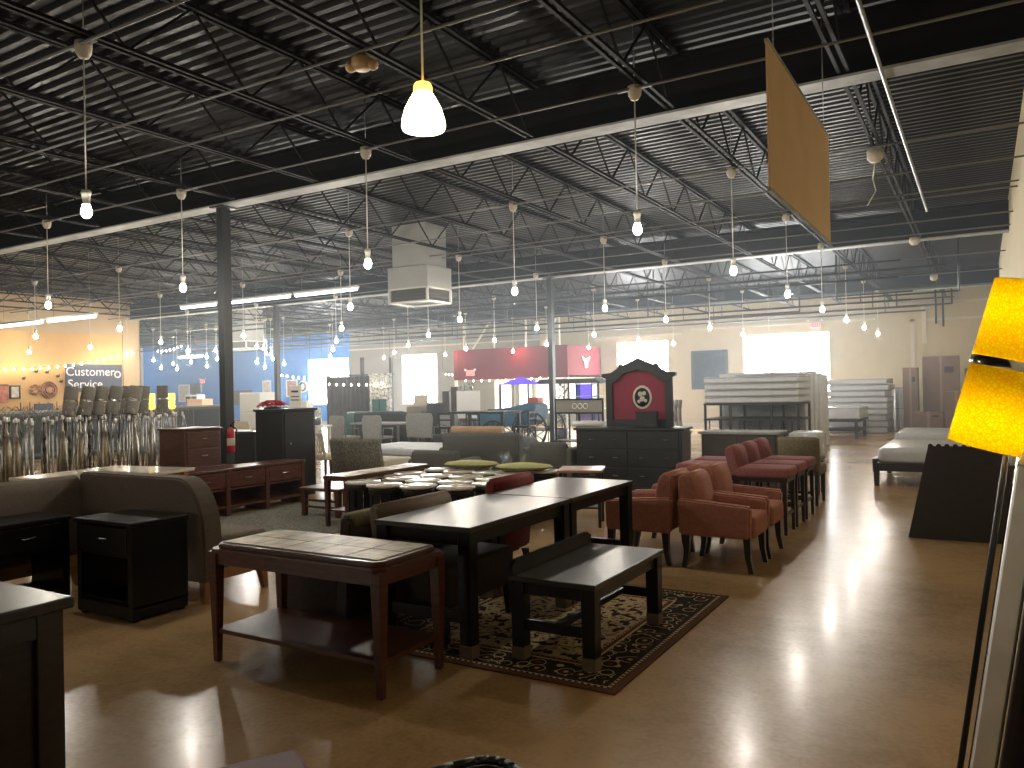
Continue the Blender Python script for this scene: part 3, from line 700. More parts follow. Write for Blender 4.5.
side_chair('olive upholstered chair standing behind the maroon stools', (-2.0, 10.6, 0), R(90), .50, .55, .86, .50, 'olive_fabric', 'olive_fabric', skirt=.36, lean=.03)
# amber floor lamp leaning at the right edge
t = thing('floor_lamp', 'leaning floor lamp with glowing amber two-tier shade, right edge', 'floor lamp', (-.132, 2.8, 0), rot=(0, R(8.3), 0))
MB().lathe([(.0, .0), (.12, .004), (.125, .02), (.05, .035), (.02, .05)], 28).build('base', 'black_metal', t)
MB().cyl((0, 0, .03), (0, 0, 1.86), .009, seg=12).build('pole', 'black_metal', t)
MB().cyl((.03, 0, .03), (.03, 0, 1.4), .005, seg=8).build('side_rod', 'chrome', t)
LB = 1.335
MS = Matrix.Translation((-.046, 0, LB)) @ Matrix.Rotation(R(6), 4, 'Y')
def shade_lathe(z0, z1, r0, r1):
    return MB().lathe([(r0, z0), (r1, z1), (r1 - .003, z1), (r0 - .003, z0)], 40, MS, close=False)
sh = shade_lathe(0, .245, .115, .110).build('lamp_shade', 'amber_shade', t); sh['label'] = 'lower amber shade'
sh = shade_lathe(.268, .505, .110, .104).build('lamp_shade', 'amber_shade', t); sh['label'] = 'upper amber shade'
MB().lathe([(.112, .243), (.112, .270), (.109, .270), (.109, .243)], 40, MS, close=False).build('shade_band', 'chrome', t)
for z in (.085, .435): MB().ball(MS @ Vector((0, 0, z)), .03).build('bulb', 'lamp_bulb_glow', t)
MB().bar((0, 0, LB + .255), MS @ Vector((0, 0, .256)), .012).build('shade_arm', 'chrome', t)
# silver framed mirror and dark table leaves leaning along the right edge
def leaning_panel(name, label, cat, x, y0, y1, L, ang, thick, framem, fw, glass, gm='mirror'):
    t = thing(name, label, cat, (x, (y0 + y1) / 2, .0), rot=(0, R(ang), R(-4))); D = (y1 - y0) / 2
    if glass:
        k = MB()
        k.box(-thick / 2, thick / 2, D - fw, D, .02, L, .006).box(-thick / 2, thick / 2, -D, -D + fw, .02, L, .006).box(-thick / 2, thick / 2, -D + fw, D - fw, .02, .02 + fw, .006).box(-thick / 2, thick / 2, -D + fw, D - fw, L - fw, L, .006)
        k.build('frame', framem, t)
        for ya, yb in ((D - fw - .03, D - fw), (-D + fw, -D + fw + .03)): MB().box(-thick / 2 - .004, thick / 2, ya, yb, .02 + fw, L - fw).build('inner_moulding', 'black_wood', t)
        MB().box(-thick * .1, thick * .2, -D + fw + .03, D - fw - .03, .02 + fw, L - fw).build('mirror_glass', gm, t)
    else:
        MB().box(-thick / 2, thick / 2, -D, D, .02, L, .006).build('panel', framem, t)
        for ya, yb in ((D - .05, D), (-D, -D + .05)): MB().box(-thick / 2 - .01, thick / 2 + .01, ya, yb, .02, L, .004).build('edge_rail', framem, t)
    return t
leaning_panel('leaning_mirror', 'silver edged mirror leaning beside the amber lamp, seen end-on', 'mirror', -.085, 2.0, 2.95, 1.37, 8.5, .050, 'silver_frame', .05, True)
leaning_panel('table_leaf', 'dark wooden table leaf leaning right behind the silver edged mirror', 'table leaf', -.028, 1.98, 2.9, 1.30, 8.5, .040, 'espresso', 0, False)
leaning_panel('table_leaf', 'thick dark brown table leaf leaning closest to the right wall', 'table leaf', .074, 1.95, 2.9, 1.22, 8.5, .075, 'walnut', 0, False)
# trapezoid black board in front of the beds
t = thing('slanted_panel', 'dark slanted panel standing in front of the wrapped beds', 'panel', (0, 8.62, 0))
MB().prism([(-.65, .0), (.20, .0), (.20, .90), (-.46, .90)], 'y', -.02, .02, .004).build('panel', 'espresso', t)
k = MB()
for q in range(9): k.cyl((-.44 + q * .07, -.03, .90), (-.44 + q * .07, .03, .90), .022, seg=10)
k.build('scalloped_edge', 'espresso', t)
MB().bar((-.3, .02, .6), (-.3, .35, .01), .03).bar((.1, .02, .6), (.1, .35, .01), .03).build('rear_strut', 'black_wood', t)
# things cut by the bottom edge
t = thing('ottoman', 'dark red cube top showing at the bottom edge of the view', 'ottoman', (-1.88, 1.58, -.02), R(-30))
MB().box(-.2, .2, -.2, .2, .05, .40, .02, 3).build('cushion', 'dark_red_top', t)
for x in (-.15, .15):
    for y in (-.15, .15): MB().taper((x, y, 0), .015, (x, y, .06), .02).build('leg', 'espresso', t)
t = thing('tray_table', 'black round-edged tray table at the bottom edge of the view', 'tray table', (-1.23, 1.85, 0), R(-31))
k = MB(); pts = []
for a in range(24):
    an = 2 * PI * a / 24; pts.append((.20 * math.copysign(abs(math.cos(an)) ** .6, math.cos(an)), .16 * math.copysign(abs(math.sin(an)) ** .6, math.sin(an))))
MB().prism(pts, 'z', .375, .385).build('tray', 'black_plastic', t)
k = MB().tube([(x, y, .40) for x, y in pts + pts[:1]], .014, 8); k.build('rim', 'black_plastic', t)
for s in (-1, 1):
    MB().tube([(s * .15, -.1, 0), (s * .15, -.1, .37)], .01).build('leg', 'black_metal', t); MB().tube([(s * .15, .1, 0), (s * .15, .1, .37)], .01).build('leg', 'black_metal', t)
# ------------------------------------------------------------------ middle distance
# tan patterned rug on the left with low tables on it
tag(MB().box(-1.05, 1.05, -1.2, 1.2, 0, .008, .003).build('rug', 'pattern_fabric'), 'tan patterned rug in front of the low mahogany dresser', 'rug', loc=(-7.14, 7.15, .001))
t = thing('coffee_table', 'long low coffee table with a row of tiles down its top', 'coffee table', (-6.285, 7.36, .01))
MB().box(-.18, .18, -.76, .76, .53, .585, .008).build('top', 'mahogany', t)
for q in range(7): MB().box(-.12, .12, -.68 + q * .195, -.68 + q * .195 + .188, .58, .588, .002).build('tile', 'tile_top', t)
leg4(t, 'mahogany', -.15, .15, -.72, .72, .53, .03, .02)
MB().box(-.15, .15, -.7, .7, .17, .19, .004).build('shelf', 'mahogany', t)
t = thing('bench', 'small mahogany bench with slatted sides on the tan rug', 'bench', (-7.02, 7.50, .01))
MB().box(-.33, .33, -.42, .42, .315, .355, .01).build('seat', 'mahogany', t)
leg4(t, 'mahogany', -.28, .28, -.37, .37, .32, .035, .028)
for s in (-1, 1):
    for z in (.10, .18): MB().box(-.26, .26, s * .37 - .012, s * .37 + .012, z, z + .03, .002).build('stretcher', 'mahogany', t)
# cluster of drum side tables
dpos = [(-5.84, 6.57), (-5.43, 6.45), (-5.03, 6.5), (-4.6, 6.57), (-5.64, 7.01), (-5.26, 6.89), (-4.86, 6.93), (-4.44, 6.965), (-5.42, 7.35), (-5.03, 7.38), (-4.63, 7.32), (-5.89, 7.46), (-5.82, 7.97), (-5.43, 7.82), (-5.04, 7.87), (-4.64, 7.74), (-5.51, 8.34), (-4.88, 8.31), (-4.49, 8.25)]
dlab = ['front row of the cluster, leftmost', 'front row of the cluster, second from left', 'front row of the cluster, third from left', 'front row of the cluster, rightmost',
        'second row, leftmost', 'second row, second from left', 'second row, third from left', 'second row, beside the red chair', 'third row, second from left', 'third row, centre', 'third row, rightmost', 'third row, beside the tiled coffee table',
        'fourth row, leftmost', 'fourth row, second from left', 'fourth row, third from left', 'fourth row, rightmost', 'last row, leftmost', 'last row, centre', 'last row, rightmost']
d0 = None
for (x, y), l in zip(dpos, dlab):
    lab = 'black drum side table with pale top, ' + l
    if d0 is None:
        d0 = thing('drum_table', lab, 'side table', (x, y, 0), 0, 'drum side tables in a tight cluster')
        MB().lathe([(.0, .535), (.185, .535), (.196, .541), (.196, .555), (.19, .56), (.0, .56)], 28).build('top', 'cream_top', d0)
        k = MB()
        for q in range(10):
            a = 2 * PI * q / 10; a2 = a + .40
            k.prism([(.165 * math.cos(a), .165 * math.sin(a)), (.165 * math.cos(a2), .165 * math.sin(a2)), (.15 * math.cos(a2), .15 * math.sin(a2)), (.15 * math.cos(a), .15 * math.sin(a))], 'z', .03, .54)
        k.build('slatted_drum', 'black_wood', d0)
        MB().lathe([(0, 0), (.172, 0), (.172, .035), (0, .035)], 28).build('base_ring', 'black_wood', d0)
        MB().lathe([(.14, .47), (.172, .47), (.172, .535), (.14, .535)], 28).build('top_ring', 'black_wood', d0)
    else: dup(d0, (x, y, 0), 0.3 * x, lab)
for k, (x, y, lab) in enumerate(((-5.50, 8.2, 'chartreuse oval cushion on the drum tables, left of the glass vases'), (-4.70, 8.12, 'chartreuse oval cushion on the drum tables, right of the glass vases'))):
    t = thing('cushion', lab, 'cushion', (x, y, .563), R(8), 'chartreuse cushions on the drum tables')
    k_ = MB(); k_.lathe([(.0, .0), (.26, .01), (.33, .035), (.34, .045), (.31, .065), (.15, .085), (.0, .09)], 32, Matrix.Diagonal((1.05, .72, 1, 1))); k_.build('cover', 'chartreuse', t)
    k_ = MB(); k_.torus((0, 0, 0), .34, .006); k_.bm.transform(Matrix.Translation((0, 0, .042)) @ Matrix.Diagonal((1.05, .72, 1, 1))); k_.build('piping', 'olive_fabric', t)
for k, (x, y, h, r) in enumerate(((-5.16, 8.46, .20, .05), (-5.02, 8.32, .15, .045), (-4.93, 8.49, .22, .045))):
    o = MB().lathe([(.0, .004), (r * .8, .004), (r, .03), (r, h), (r - .006, h), (r - .006, .03), (r * .7, .014), (0, .014)], 20).build('glass_vase', 'glass')
    tag(o, 'clear glass cylinder vase on the last drum tables, ' + ('left one', 'short middle one', 'tall right one')[k], 'vase', 'glass vases on drum tables', loc=(x, y, .562))
t = thing('side_table', 'small square pinkish wooden table right of the drum cluster', 'side table', (-3.88, 8.0, 0), R(20))
MB().box(-.25, .25, -.25, .25, .60, .63, .006).build('top', 'pink_top', t); leg4(t, 'espresso', -.21, .21, -.21, .21, .60, .022, .016); MB().box(-.2, .2, -.2, .2, .2, .22).build('shelf', 'espresso', t)
# dressers on the left
def low_dresser(label, loc, W, D, H, n):
    t = thing('low_dresser', label, 'dresser', loc)      # front looks along +x, length along y
    MB().box(-D / 2 - .01, D / 2 + .015, -W / 2 - .01, W / 2 + .01, H - .03, H, .006).build('top', 'mahogany', t)
    k = MB().box(-D / 2, -D / 2 + .02, -W / 2, W / 2, .06, H - .03).box(-D / 2, D / 2 - .01, -W / 2, W / 2, .10, .13)
    for q in range(n + 1):
        y = -W / 2 + .03 + (W - .06) * q / n; k.box(-D / 2, D / 2, y - .03, y + .03, 0, H - .03, .004)
    k.box(-D / 2 + .02, D / 2 - .02, -W / 2 + .03, W / 2 - .03, H - .28, H - .255)
    k.build('carcass', 'mahogany', t)
    for q in range(n):
        y0 = -W / 2 + .03 + (W - .06) * q / n + .035; y1 = -W / 2 + .03 + (W - .06) * (q + 1) / n - .035
        d = MB().box(0, D / 2 - .004, y0, y1, H - .245, H - .04, .005).build('drawer', 'mahogany', t); handle(d, (D / 2 - .004, (y0 + y1) / 2, H - .14), 'y+', .12)
    return t
low_dresser('low mahogany dresser with three drawers over open bays, beside the column', (-8.42, 7.04, 0), 1.98, .42, .60, 3)
t = thing('base_cabinet', 'dark wood base cabinet under the two-drawer chest', 'cabinet', (-8.94, 6.60, 0))
MB().box(-.27, .25, -.40, .48, .05, .585, .005).build('body', 'walnut', t); MB().box(-.285, .27, -.42, .5, .585, .61, .005).build('top', 'walnut', t); MB().box(-.25, .23, -.38, .46, 0, .06).build('plinth', 'walnut', t)
t = thing('drawer_chest', 'brown two-drawer chest stacked on a base cabinet beside the column', 'chest', (-8.94, 6.72, .612))
MB().box(-.27, .23, -.26, .30, 0, .475, .005).build('body', 'walnut', t); MB().box(-.29, .26, -.28, .32, .475, .50, .006).build('top', 'walnut', t)
for z in (.03, .25):
    d = MB().box(0, .245, -.225, .265, z, z + .2, .006).build('drawer', 'walnut', t); handle(d, (.245, .02, z + .11), 'y+', .08)
t = thing('armoire', 'tall dark armoire with a single door, red flowers on top', 'armoire', (-9.03, 8.46, 0))
MB().box(-.28, .28, -.33, .33, .05, 1.27, .006).build('body', 'slate_wood', t)
MB().box(-.30, .31, -.36, .36, 1.27, 1.31, .008).build('cornice', 'slate_wood', t)
d = MB().box(.26, .295, -.29, .29, .10, 1.24, .006).build('door', 'slate_wood', t); MB().ball((.31, -.20, .80), .018).build('knob', 'chrome', d)
MB().box(-.27, .27, -.32, .32, 0, .06).build('plinth', 'slate_wood', t)
t = thing('poinsettia', 'crimson poinsettia arrangement lying on top of the dark armoire', 'flowers', (-9.1, 8.28, 1.312))
k = MB()
for q in range(60):
    a, r = random.uniform(0, 2 * PI), random.random() ** .5 * .20; z = .10 * (1 - (r / .215) ** 2) + .012
    for p in range(5):
        b_ = a + p * 1.256; k.quad((r * math.cos(a), r * math.sin(a), z), (r * math.cos(a) + .045 * math.cos(b_ - .45), r * math.sin(a) + .045 * math.sin(b_ - .45), z + .02), (r * math.cos(a) + .085 * math.cos(b_), r * math.sin(a) + .085 * math.sin(b_), z - .005), (r * math.cos(a) + .045 * math.cos(b_ + .45), r * math.sin(a) + .045 * math.sin(b_ + .45), z + .02))
k.build('bracts', 'poinsettia', t)
k = MB().lathe([(.0, .0), (.13, .0), (.12, .02), (.0, .04)], 14); k.build('foliage', 'leaf', t)
t = thing('side_cabinet', 'low black cabinet behind the column and fire extinguisher', 'cabinet', (-10.6, 9.0, 0), 0)
MB().box(-.62, .55, -.25, .25, .06, .90, .006).build('body', 'slate_wood', t); MB().box(-.65, .58, -.27, .27, .90, .93, .006).build('top', 'slate_wood', t)
for s in (-1, 1):
    d = MB().box(s * .28 - .26, s * .28 + .26, -.262, -.24, .1, .87, .004).build('door', 'slate_wood', t); MB().ball((s * .06, -.27, .5), .014).build('knob', 'chrome', d)
MB().box(-.6, .5, -.23, .23, 0, .06).build('plinth', 'black_wood', t)
# fire extinguisher on the column
t = thing('fire_extinguisher', 'red fire extinguisher hung on the black column', 'extinguisher', (-8.862, 7.31, .74))
MB().lathe([(.0, .0), (.052, .005), (.055, .03), (.055, .27), (.045, .31), (.02, .335), (.018, .35), (0, .35)], 18).build('cylinder', 'extinguisher_red', t)
MB().box(-.012, .05, -.01, .01, .35, .375).bar((-.0, 0, .375), (.08, 0, .42), .014).build('valve_lever', 'black_metal', t)
MB().tube([(.02, 0, .36), (.08, .03, .33), (.075, .04, .18), (.06, .045, .10)], .011).build('hose', 'black_plastic', t)
MB().lathe([(.0555, .10), (.0555, .20)], 18, close=False).build('instruction_label', 'art_cream', t)
MB().box(-.07, -.052, -.03, .03, .12, .32).build('wall_bracket', 'black_metal', t)
# white topped table behind the banquettes
t = thing('work_table', 'long pale topped table between the banquettes and the lamp rack', 'table', (-8.05, 5.0, 0), R(8))
MB().box(-.6, .6, -.65, .65, .70, .735, .006).build('top', 'cream_top', t); leg4(t, 'oak', -.52, .52, -.57, .57, .70, .03, .025); MB().box(-.5, .5, -.53, .53, .62, .70).build('apron', 'oak', t)
# ---------------- the floor lamps crowded at the left
def lamp_base(kind, H):
    """kind 0 slim pole, 1 turned vase stem, 2 ringed stem with a ball, 3 twin stem"""
    m = ('pewter', 'brass', 'dark_bronze', 'pewter')[kind]
    lab = ('slim pewter floor lamp without a shade, crowded together in the lamp display', 'brass floor lamp with swollen vase stem, no shade, in the lamp display', 'bronze floor lamp with ringed stem, no shade, in the lamp display', 'floor lamp with twin rods and no shade, in the lamp display')[kind]
    t = thing('floor_lamp', lab, 'floor lamp', (0, 0, 0), 0, ('slim bare floor lamps', 'vase stem floor lamps', 'ringed floor lamps', 'twin rod floor lamps')[kind])
    MB().lathe([(.0, .0), (.13, .0), (.135, .012), (.09, .03), (.03, .05), (.015, .09)], 18).build('base', m, t)
    if kind == 0: k = MB().cyl((0, 0, .05), (0, 0, H), .012, seg=8)
    elif kind == 1: k = MB().lathe([(.015, .05), (.015, .30), (.03, .36), (.055, .52), (.062, .72), (.045, .95), (.02, 1.08), (.028, 1.1), (.014, 1.14), (.012, H)], 12)
    elif kind == 2:
        p = [(.014, .05)]
        for q in range(7): z = .16 + q * (H - .26) / 7; p += [(.013, z), (.02, z + .025), (.023, z + .045), (.02, z + .065), (.014, z + .09)]
        k = MB().lathe(p + [(.014, H)], 10)
    else:
        k = MB()
        for s in (-1, 1): k.tube([(s * .02, 0, .06), (s * .045, 0, .5), (s * .045, 0, 1.0), (s * .012, 0, H)], .009, 6)
        k.torus((0, 0, .75), .05, .008, 'y', 16, 6)
    k.build('stem', m, t)
    MB().cyl((0, 0, H), (0, 0, H + .06), .018, .014, 10).build('socket', 'white_plastic', t)
    k = MB()
    for s in (-1, 1): k.tube([(s * .016, 0, H - .01), (s * .065, 0, H + .03), (s * .065, 0, H + .14), (0, 0, H + .19)], .003, 5)
    k.build('shade_harp', 'brass', t)
    return t
bases = [lamp_base(k, (1.22, 1.26, 1.24, 1.20)[k]) for k in range(4)]
used = [False] * 4
random.seed(11)
for r, X in enumerate((-9.60, -10.05, -10.5, -10.95, -11.4)):
    for q in range(17):
        y = 3.85 + q * .205 + (.12 if r % 2 else 0) + (r * .24)
        kd = random.choice((0, 0, 0, 1, 2, 3))
        p = (X + random.uniform(-.05, .05), y + random.uniform(-.03, .03), 0); a = random.uniform(0, PI)
        if not used[kd]: bases[kd].location = p; bases[kd].rotation_euler = (0, 0, a); used[kd] = True
        else: dup(bases[kd], p, a)
# tall lamps with grey two-tier shades that lean over the rack
def tall_lamp(loc, tilt, az, label, m='lamp_shade_grey', H=1.42, L=.38, r=.085, group='grey shaded floor lamps'):
    t = thing('floor_lamp', label, 'floor lamp', loc, group=group)
    ux, uy = math.sin(R(tilt)) * math.cos(R(az)), math.sin(R(tilt)) * math.sin(R(az))
    mt = Matrix.Translation((0, 0, H - .06)) @ Matrix.Rotation(R(az), 4, 'Z') @ Matrix.Rotation(R(tilt), 4, 'Y')
    MB().lathe([(.0, .0), (.13, .0), (.135, .012), (.05, .03), (.015, .05)], 18).build('base', 'pewter', t)
    MB().cyl((0, 0, .03), (0, 0, H), .011, seg=8).build('pole', 'pewter', t)
    k = MB()
    k._in_l = None
    for z0, z1 in ((-.06, L / 2 - .065), (L / 2 - .045, L - .06)):
        sh = MB().lathe([(r, z0), (r * .96, z1), (r * .94, z1), (r * .98, z0)], 22, mt, close=False).build('lamp_shade', m, t)
    MB().lathe([(r * .965, L / 2 - .068), (r * .965, L / 2 - .042)], 22, mt, close=False).build('shade_band', 'chrome', t)
    return t
spots = [(-10.1, 5.80, 8, 95), (-10.1, 6.0, 14, 92), (-10.12, 6.2, 11, 90), (-10.1, 6.38, 14, 86), (-10.3, 6.72, 8, 92), (-9.85, 6.50, 14, 88), (-10.15, 6.86, 6, 90)]
for k, (x, y, ti, az) in enumerate(spots): tall_lamp((x, y, 0), ti, az, 'floor lamp with tilted grey two-tier drum shade, %s from the left' % ORD[k])
tall_lamp((-11.2, 7.92, 0), 1, 0, 'taller grey shaded floor lamp standing upright between the small yellow lamps', H=1.40, L=.42, r=.085)
for k, y in enumerate((8.84, 9.25)):
    tall_lamp((-12.8, y, 0), 0, 0, 'small lit yellow floor lamp behind the lamp display, %s' % ('left one', 'right one')[k], 'yellow_shade', 1.42, .28, .055, 'lit yellow floor lamps')
# ---------------- seating behind the drums
t = side_chair('wide chair with speckled grey-green back, turned away behind the coffee table', (-8.55, 9.85, 0), R(90), 1.02, .80, .80, .46, 'pattern_fabric', 'cream_fabric', skirt=.16, lean=.06, name='lounge_chair')
t = thing('cane_chair', 'cream cane chair with lattice back beside the dark armoire', 'chair', (-9.95, 10.3, 0), R(80))
MB().box(-.25, .25, -.25, .25, .36, .46, .03, 3).build('seat', 'cream_fabric', t)
k = MB().bar((-.24, -.24, .4), (-.30, -.24, .82), .035).bar((-.24, .24, .4), (-.30, .24, .82), .035).bar((-.30, -.25, .82), (-.30, .25, .82), .04); k.build('back_frame', 'ivory', t)
k = MB()
for q in range(7): y = -.22 + q * .073; k.bar((-.245, y, .46), (-.295, min(.24, y + .12), .8), .014).bar((-.245, y, .46), (-.295, max(-.24, y - .12), .8), .014)
k.build('lattice_back', 'cream_fabric', t); leg4(t, 'walnut', -.22, .22, -.22, .22, .38, .022, .018)
t = thing('daybed', 'low daybed with a rumpled white sheet in front of grey chairs', 'daybed', (-9.15, 11.9, 0))
MB().box(-1.1, 1.1, -.8, .8, .36, .50, .05, 4).build('mattress', 'white_mattress', t); MB().box(-1.08, 1.08, -.78, .78, .30, .37, .01).build('frame', 'black_metal', t); leg4(t, 'black_metal', -1.0, 1.0, -.7, .7, .31, .018, .018)
t = thing('round_stool', 'navy round stool in front of the white daybed', 'stool', (-9.55, 10.85, 0))
MB().lathe([(0, .34), (.22, .34), (.25, .37), (.25, .41), (.22, .43), (0, .44)], 24).build('seat', 'navy_fabric', t); MB().cyl((0, 0, .02), (0, 0, .35), .02, seg=10).build('post', 'chrome', t); MB().lathe([(0, 0), (.17, 0), (.17, .015), (.03, .03)], 20).build('base', 'chrome', t)
def sofa(name, label, loc, rz, W, D=.85, HB=.80, HA=.62, m='grey_fabric', cat='sofa'):
    t = thing(name, label, cat, loc, rz)
    prof = [(-D / 2, .12), (-D / 2 - .03, HB - .06), (-D / 2, HB), (-D / 2 + .12, HB - .01), (-D / 2 + .17, HB - .08), (-D / 2 + .24, .40), (-D / 2 + .24, .12)]
    MB().prism(prof, 'x', -W / 2 + .1, W / 2 - .1, .025, 3, True).build('backrest', m, t)
    n = max(1, round((W - .3) / .75))
    for q in range(n):
        a = -W / 2 + .16 + q * (W - .32) / n; MB().box(a + .005, a + (W - .32) / n - .005, -D / 2 + .2, D / 2, .28, .45, .04, 4).build('seat_cushion', m, t)
    MB().box(-W / 2 + .1, W / 2 - .1, -D / 2 + .1, D / 2 - .02, .12, .29, .01).build('base', m, t)
    for s in (-1, 1): MB().box(s * (W / 2 - .085) - .085, s * (W / 2 - .085) + .085, -D / 2 + .02, D / 2, .12, HA, .05, 4).build('armrest', m, t)
    for x in (-1, 1):
        for y in (-1, 1): MB().taper((x * (W / 2 - .1), y * (D / 2 - .1), 0), .018, (x * (W / 2 - .1), y * (D / 2 - .1), .13), .026).build('leg', 'espresso', t)
    return t
sofa('sofa', 'grey channel-back sofa turned away behind the drum tables', (-6.95, 10.95, 0), R(8), 1.55, .85, .84, .6)
sofa('sofa', 'low grey sofa end left of the channel-back sofa', (-7.1, 9.85, 0), R(8), .95, .7, .64, .5)
sofa('armchair', 'square grey armchair right of the glass vases, in front of the column', (-5.70, 10.9, 0), R(5), .78, .8, .72, .62, cat='armchair')
sofa('sofa', 'dark slate sofa under the rolled rug', (-8.7, 13.4, 0), R(10), 2.0, .85, .66, .56, 'slate_fabric')
t = thing('rolled_rug', 'rolled tan rug lying along the back of a dark sofa', 'rolled rug', (-8.55, 12.98, .735), R(8))
MB().cyl((-.55, 0, 0), (.55, 0, 0), .075, seg=20).build('roll', 'cardboard_light', t); MB().torus((.55, 0, 0), .04, .012, 'x', 16, 6).torus((.55, 0, 0), .062, .008, 'x', 16, 6).build('spiral_end', 'cream_fabric', t)
def grey_chair(label, loc, rz, W=.56, HB=.98, m='light_grey', group='grey shell dining chairs'):
    t = thing('dining_chair', label, 'chair', loc, rz, group)
    MB().prism([(-W / 2 + .03, .46), (-W / 2, HB - .1), (-W / 2 + .05, HB), (W / 2 - .05, HB), (W / 2, HB - .1), (W / 2 - .03, .46)], 'x', -.27, -.23, .01, 2).build('backrest', m, t)
    MB().box(-.26, .26, -W / 2 + .02, W / 2 - .02, .42, .48, .02, 3).build('seat', m, t)
    for s in (-1, 1): MB().tube([(-.2, s * (W / 2 - .02), .45), (-.22, s * (W / 2 + .02), .68), (.16, s * (W / 2 + .02), .66), (.2, s * (W / 2 - .02), .46)], .014, 6).build('armrest', 'conduit_grey', t)
    leg4(t, 'conduit_grey', -.21, .21, -W / 2 + .06, W / 2 - .06, .43, .014, .012)
    return t
gc = grey_chair('grey shell chair turned away at dining set, left one', (-13.15, 14.2, 0), R(82))
dup(gc, (-12.25, 14.35, 0), R(95), 'grey shell chair turned away at dining set, right one')
t = thing('dining_table', 'grey dining table beyond the two shell chairs', 'dining table', (-12.9, 15.4, 0)); MB().box(-.8, .8, -.45, .45, .71, .75, .006).build('tabletop', 'light_grey', t); leg4(t, 'conduit_grey', -.7, .7, -.38, .38, .71, .025, .025)
grey_chair('large grey sling chair seen from behind, left of the black pub set', (-11.4, 15.1, 0), R(85), .85, 1.0, group='grey sling chairs')
grey_chair('grey sling chair in profile beside the larger sling chair', (-11.3, 16.1, 0), R(-20), .6, .95, group='grey sling chairs')
t = thing('pub_table', 'black counter-height table with stools tucked in behind the daybed', 'pub table', (-9.85, 15.3, 0)); MB().box(-.75, .75, -.42, .42, .98, 1.03, .005).build('tabletop', 'slate_wood', t); leg4(t, 'slate_wood', -.68, .68, -.36, .36, .98, .035, .035); MB().box(-.65, .65, -.33, .33, .52, .55).build('shelf', 'slate_wood', t)
for k, (x, y, rz) in enumerate(((-10.35, 14.6, 90), (-9.6, 14.6, 90), (-8.8, 15.3, 180))):
    t = thing('bar_stool', 'black bar stool at the pub table, ' + ('left front', 'right front', 'at its right end')[k], 'stool', (x, y, 0), R(rz), 'black bar stools at pub table')
    MB().box(-.19, .19, -.19, .19, .66, .71, .015, 3).build('seat', 'slate_wood', t); leg4(t, 'slate_wood', -.17, .17, -.17, .17, .67, .018, .018)
    k_ = MB().bar((-.18, -.17, .7), (-.2, -.17, 1.02), .03).bar((-.18, .17, .7), (-.2, .17, 1.02), .03).bar((-.2, -.18, 1.0), (-.2, .18, 1.0), .03, .05).bar((-.19, -.17, .86), (-.19, .17, .86), .03); k_.build('backrest', 'slate_wood', t)
# ---------------- black dresser with the arched mirror frame
t = thing('dresser', 'wide black dresser carrying the arched red framed piece', 'dresser', (-4.42, 10.85, 0), R(6))
MB().box(-.78, .78, -.27, .27, .08, .90, .006).build('body', 'slate_wood', t); MB().box(-.82, .82, -.30, .29, .90, .935, .008).build('top', 'slate_wood', t); MB().box(-.8, .8, -.28, .27, 0, .09, .004).build('plinth', 'slate_wood', t)
for c in range(2):
    for r in range(3):
        d = MB().box(-.74 + c * .75, -.01 + c * .75, -.285, -.26, .12 + r * .26, .36 + r * .26, .005).build('drawer', 'slate_wood', t)
        for hx in (.2, .55): handle(d, (-.74 + c * .75 + hx, -.285, .25 + r * .26), 'x-', .07, 'pewter')
t = thing('arched_mirror', 'black arched carved mirror frame with painted crimson reflection and oval medallion on the dresser', 'framed panel', (-4.36, 10.98, .937), R(6))
arch = [(-.50, 0), (-.50, .72), (-.56, .74), (-.56, .79), (-.42, .80), (-.32, .86), (-.28, .93), (-.22, .915), (-.12, .96), (-.05, .985), (0, 1.01), (.05, .985), (.12, .96), (.22, .915), (.28, .93), (.32, .86), (.42, .80), (.56, .79), (.56, .74), (.50, .72), (.50, 0)]
inn = [(.40, .11), (.40, .64), (.32, .68), (.22, .79), (0, .84), (-.22, .79), (-.32, .68), (-.40, .64), (-.40, .11)]
k = MB(); b = bmesh.new()
for pts_, (ya, yb) in ((None, (-.04, .04)),):
    # frame built as strips between the outline and the opening
    k.prism([(-.50, 0), (-.50, .72), (-.40, .66), (-.40, 0)], 'y', -.04, .04, .004).prism([(.40, 0), (.40, .66), (.50, .72), (.50, 0)], 'y', -.04, .04, .004).box(-.4, .4, -.05, .04, 0, .11, .006)
    k.prism([(-.56, .74), (-.56, .79), (-.42, .80), (-.32, .86), (-.28, .93), (-.22, .915), (-.12, .96), (0, 1.01), (0, .84), (-.22, .79), (-.32, .68), (-.40, .64), (-.50, .72)], 'y', -.055, .04, .004)
    k.prism([(.56, .74), (.56, .79), (.42, .80), (.32, .86), (.28, .93), (.22, .915), (.12, .96), (0, 1.01), (0, .84), (.22, .79), (.32, .68), (.40, .64), (.50, .72)], 'y', -.055, .04, .004)
b.free(); k.build('carved_frame', 'slate_wood', t)
MB().prism(inn, 'y', .0, .02).build('crimson_reflection', 'crimson', t)  # the mirror's red reflection and its emblem, modelled as coloured solid pieces
k = MB().lathe([(.115, -.012), (.14, -.012), (.145, .0), (.14, .008), (.115, .008)], 32, Matrix.Translation((.05, -.005, .43)) @ Matrix.Rotation(PI / 2, 4, 'X') @ Matrix.Diagonal((1, 1.22, 1, 1)), close=False); k.build('medallion_ring', 'cream_fabric', t)
k = MB().lathe([(.0, .0), (.12, .0), (.12, .006), (.0, .006)], 28, Matrix.Translation((.05, -.004, .43)) @ Matrix.Rotation(PI / 2, 4, 'X') @ Matrix.Diagonal((1, 1.22, 1, 1))); k.build('medallion_face', 'photo_dark', t)
k = MB()
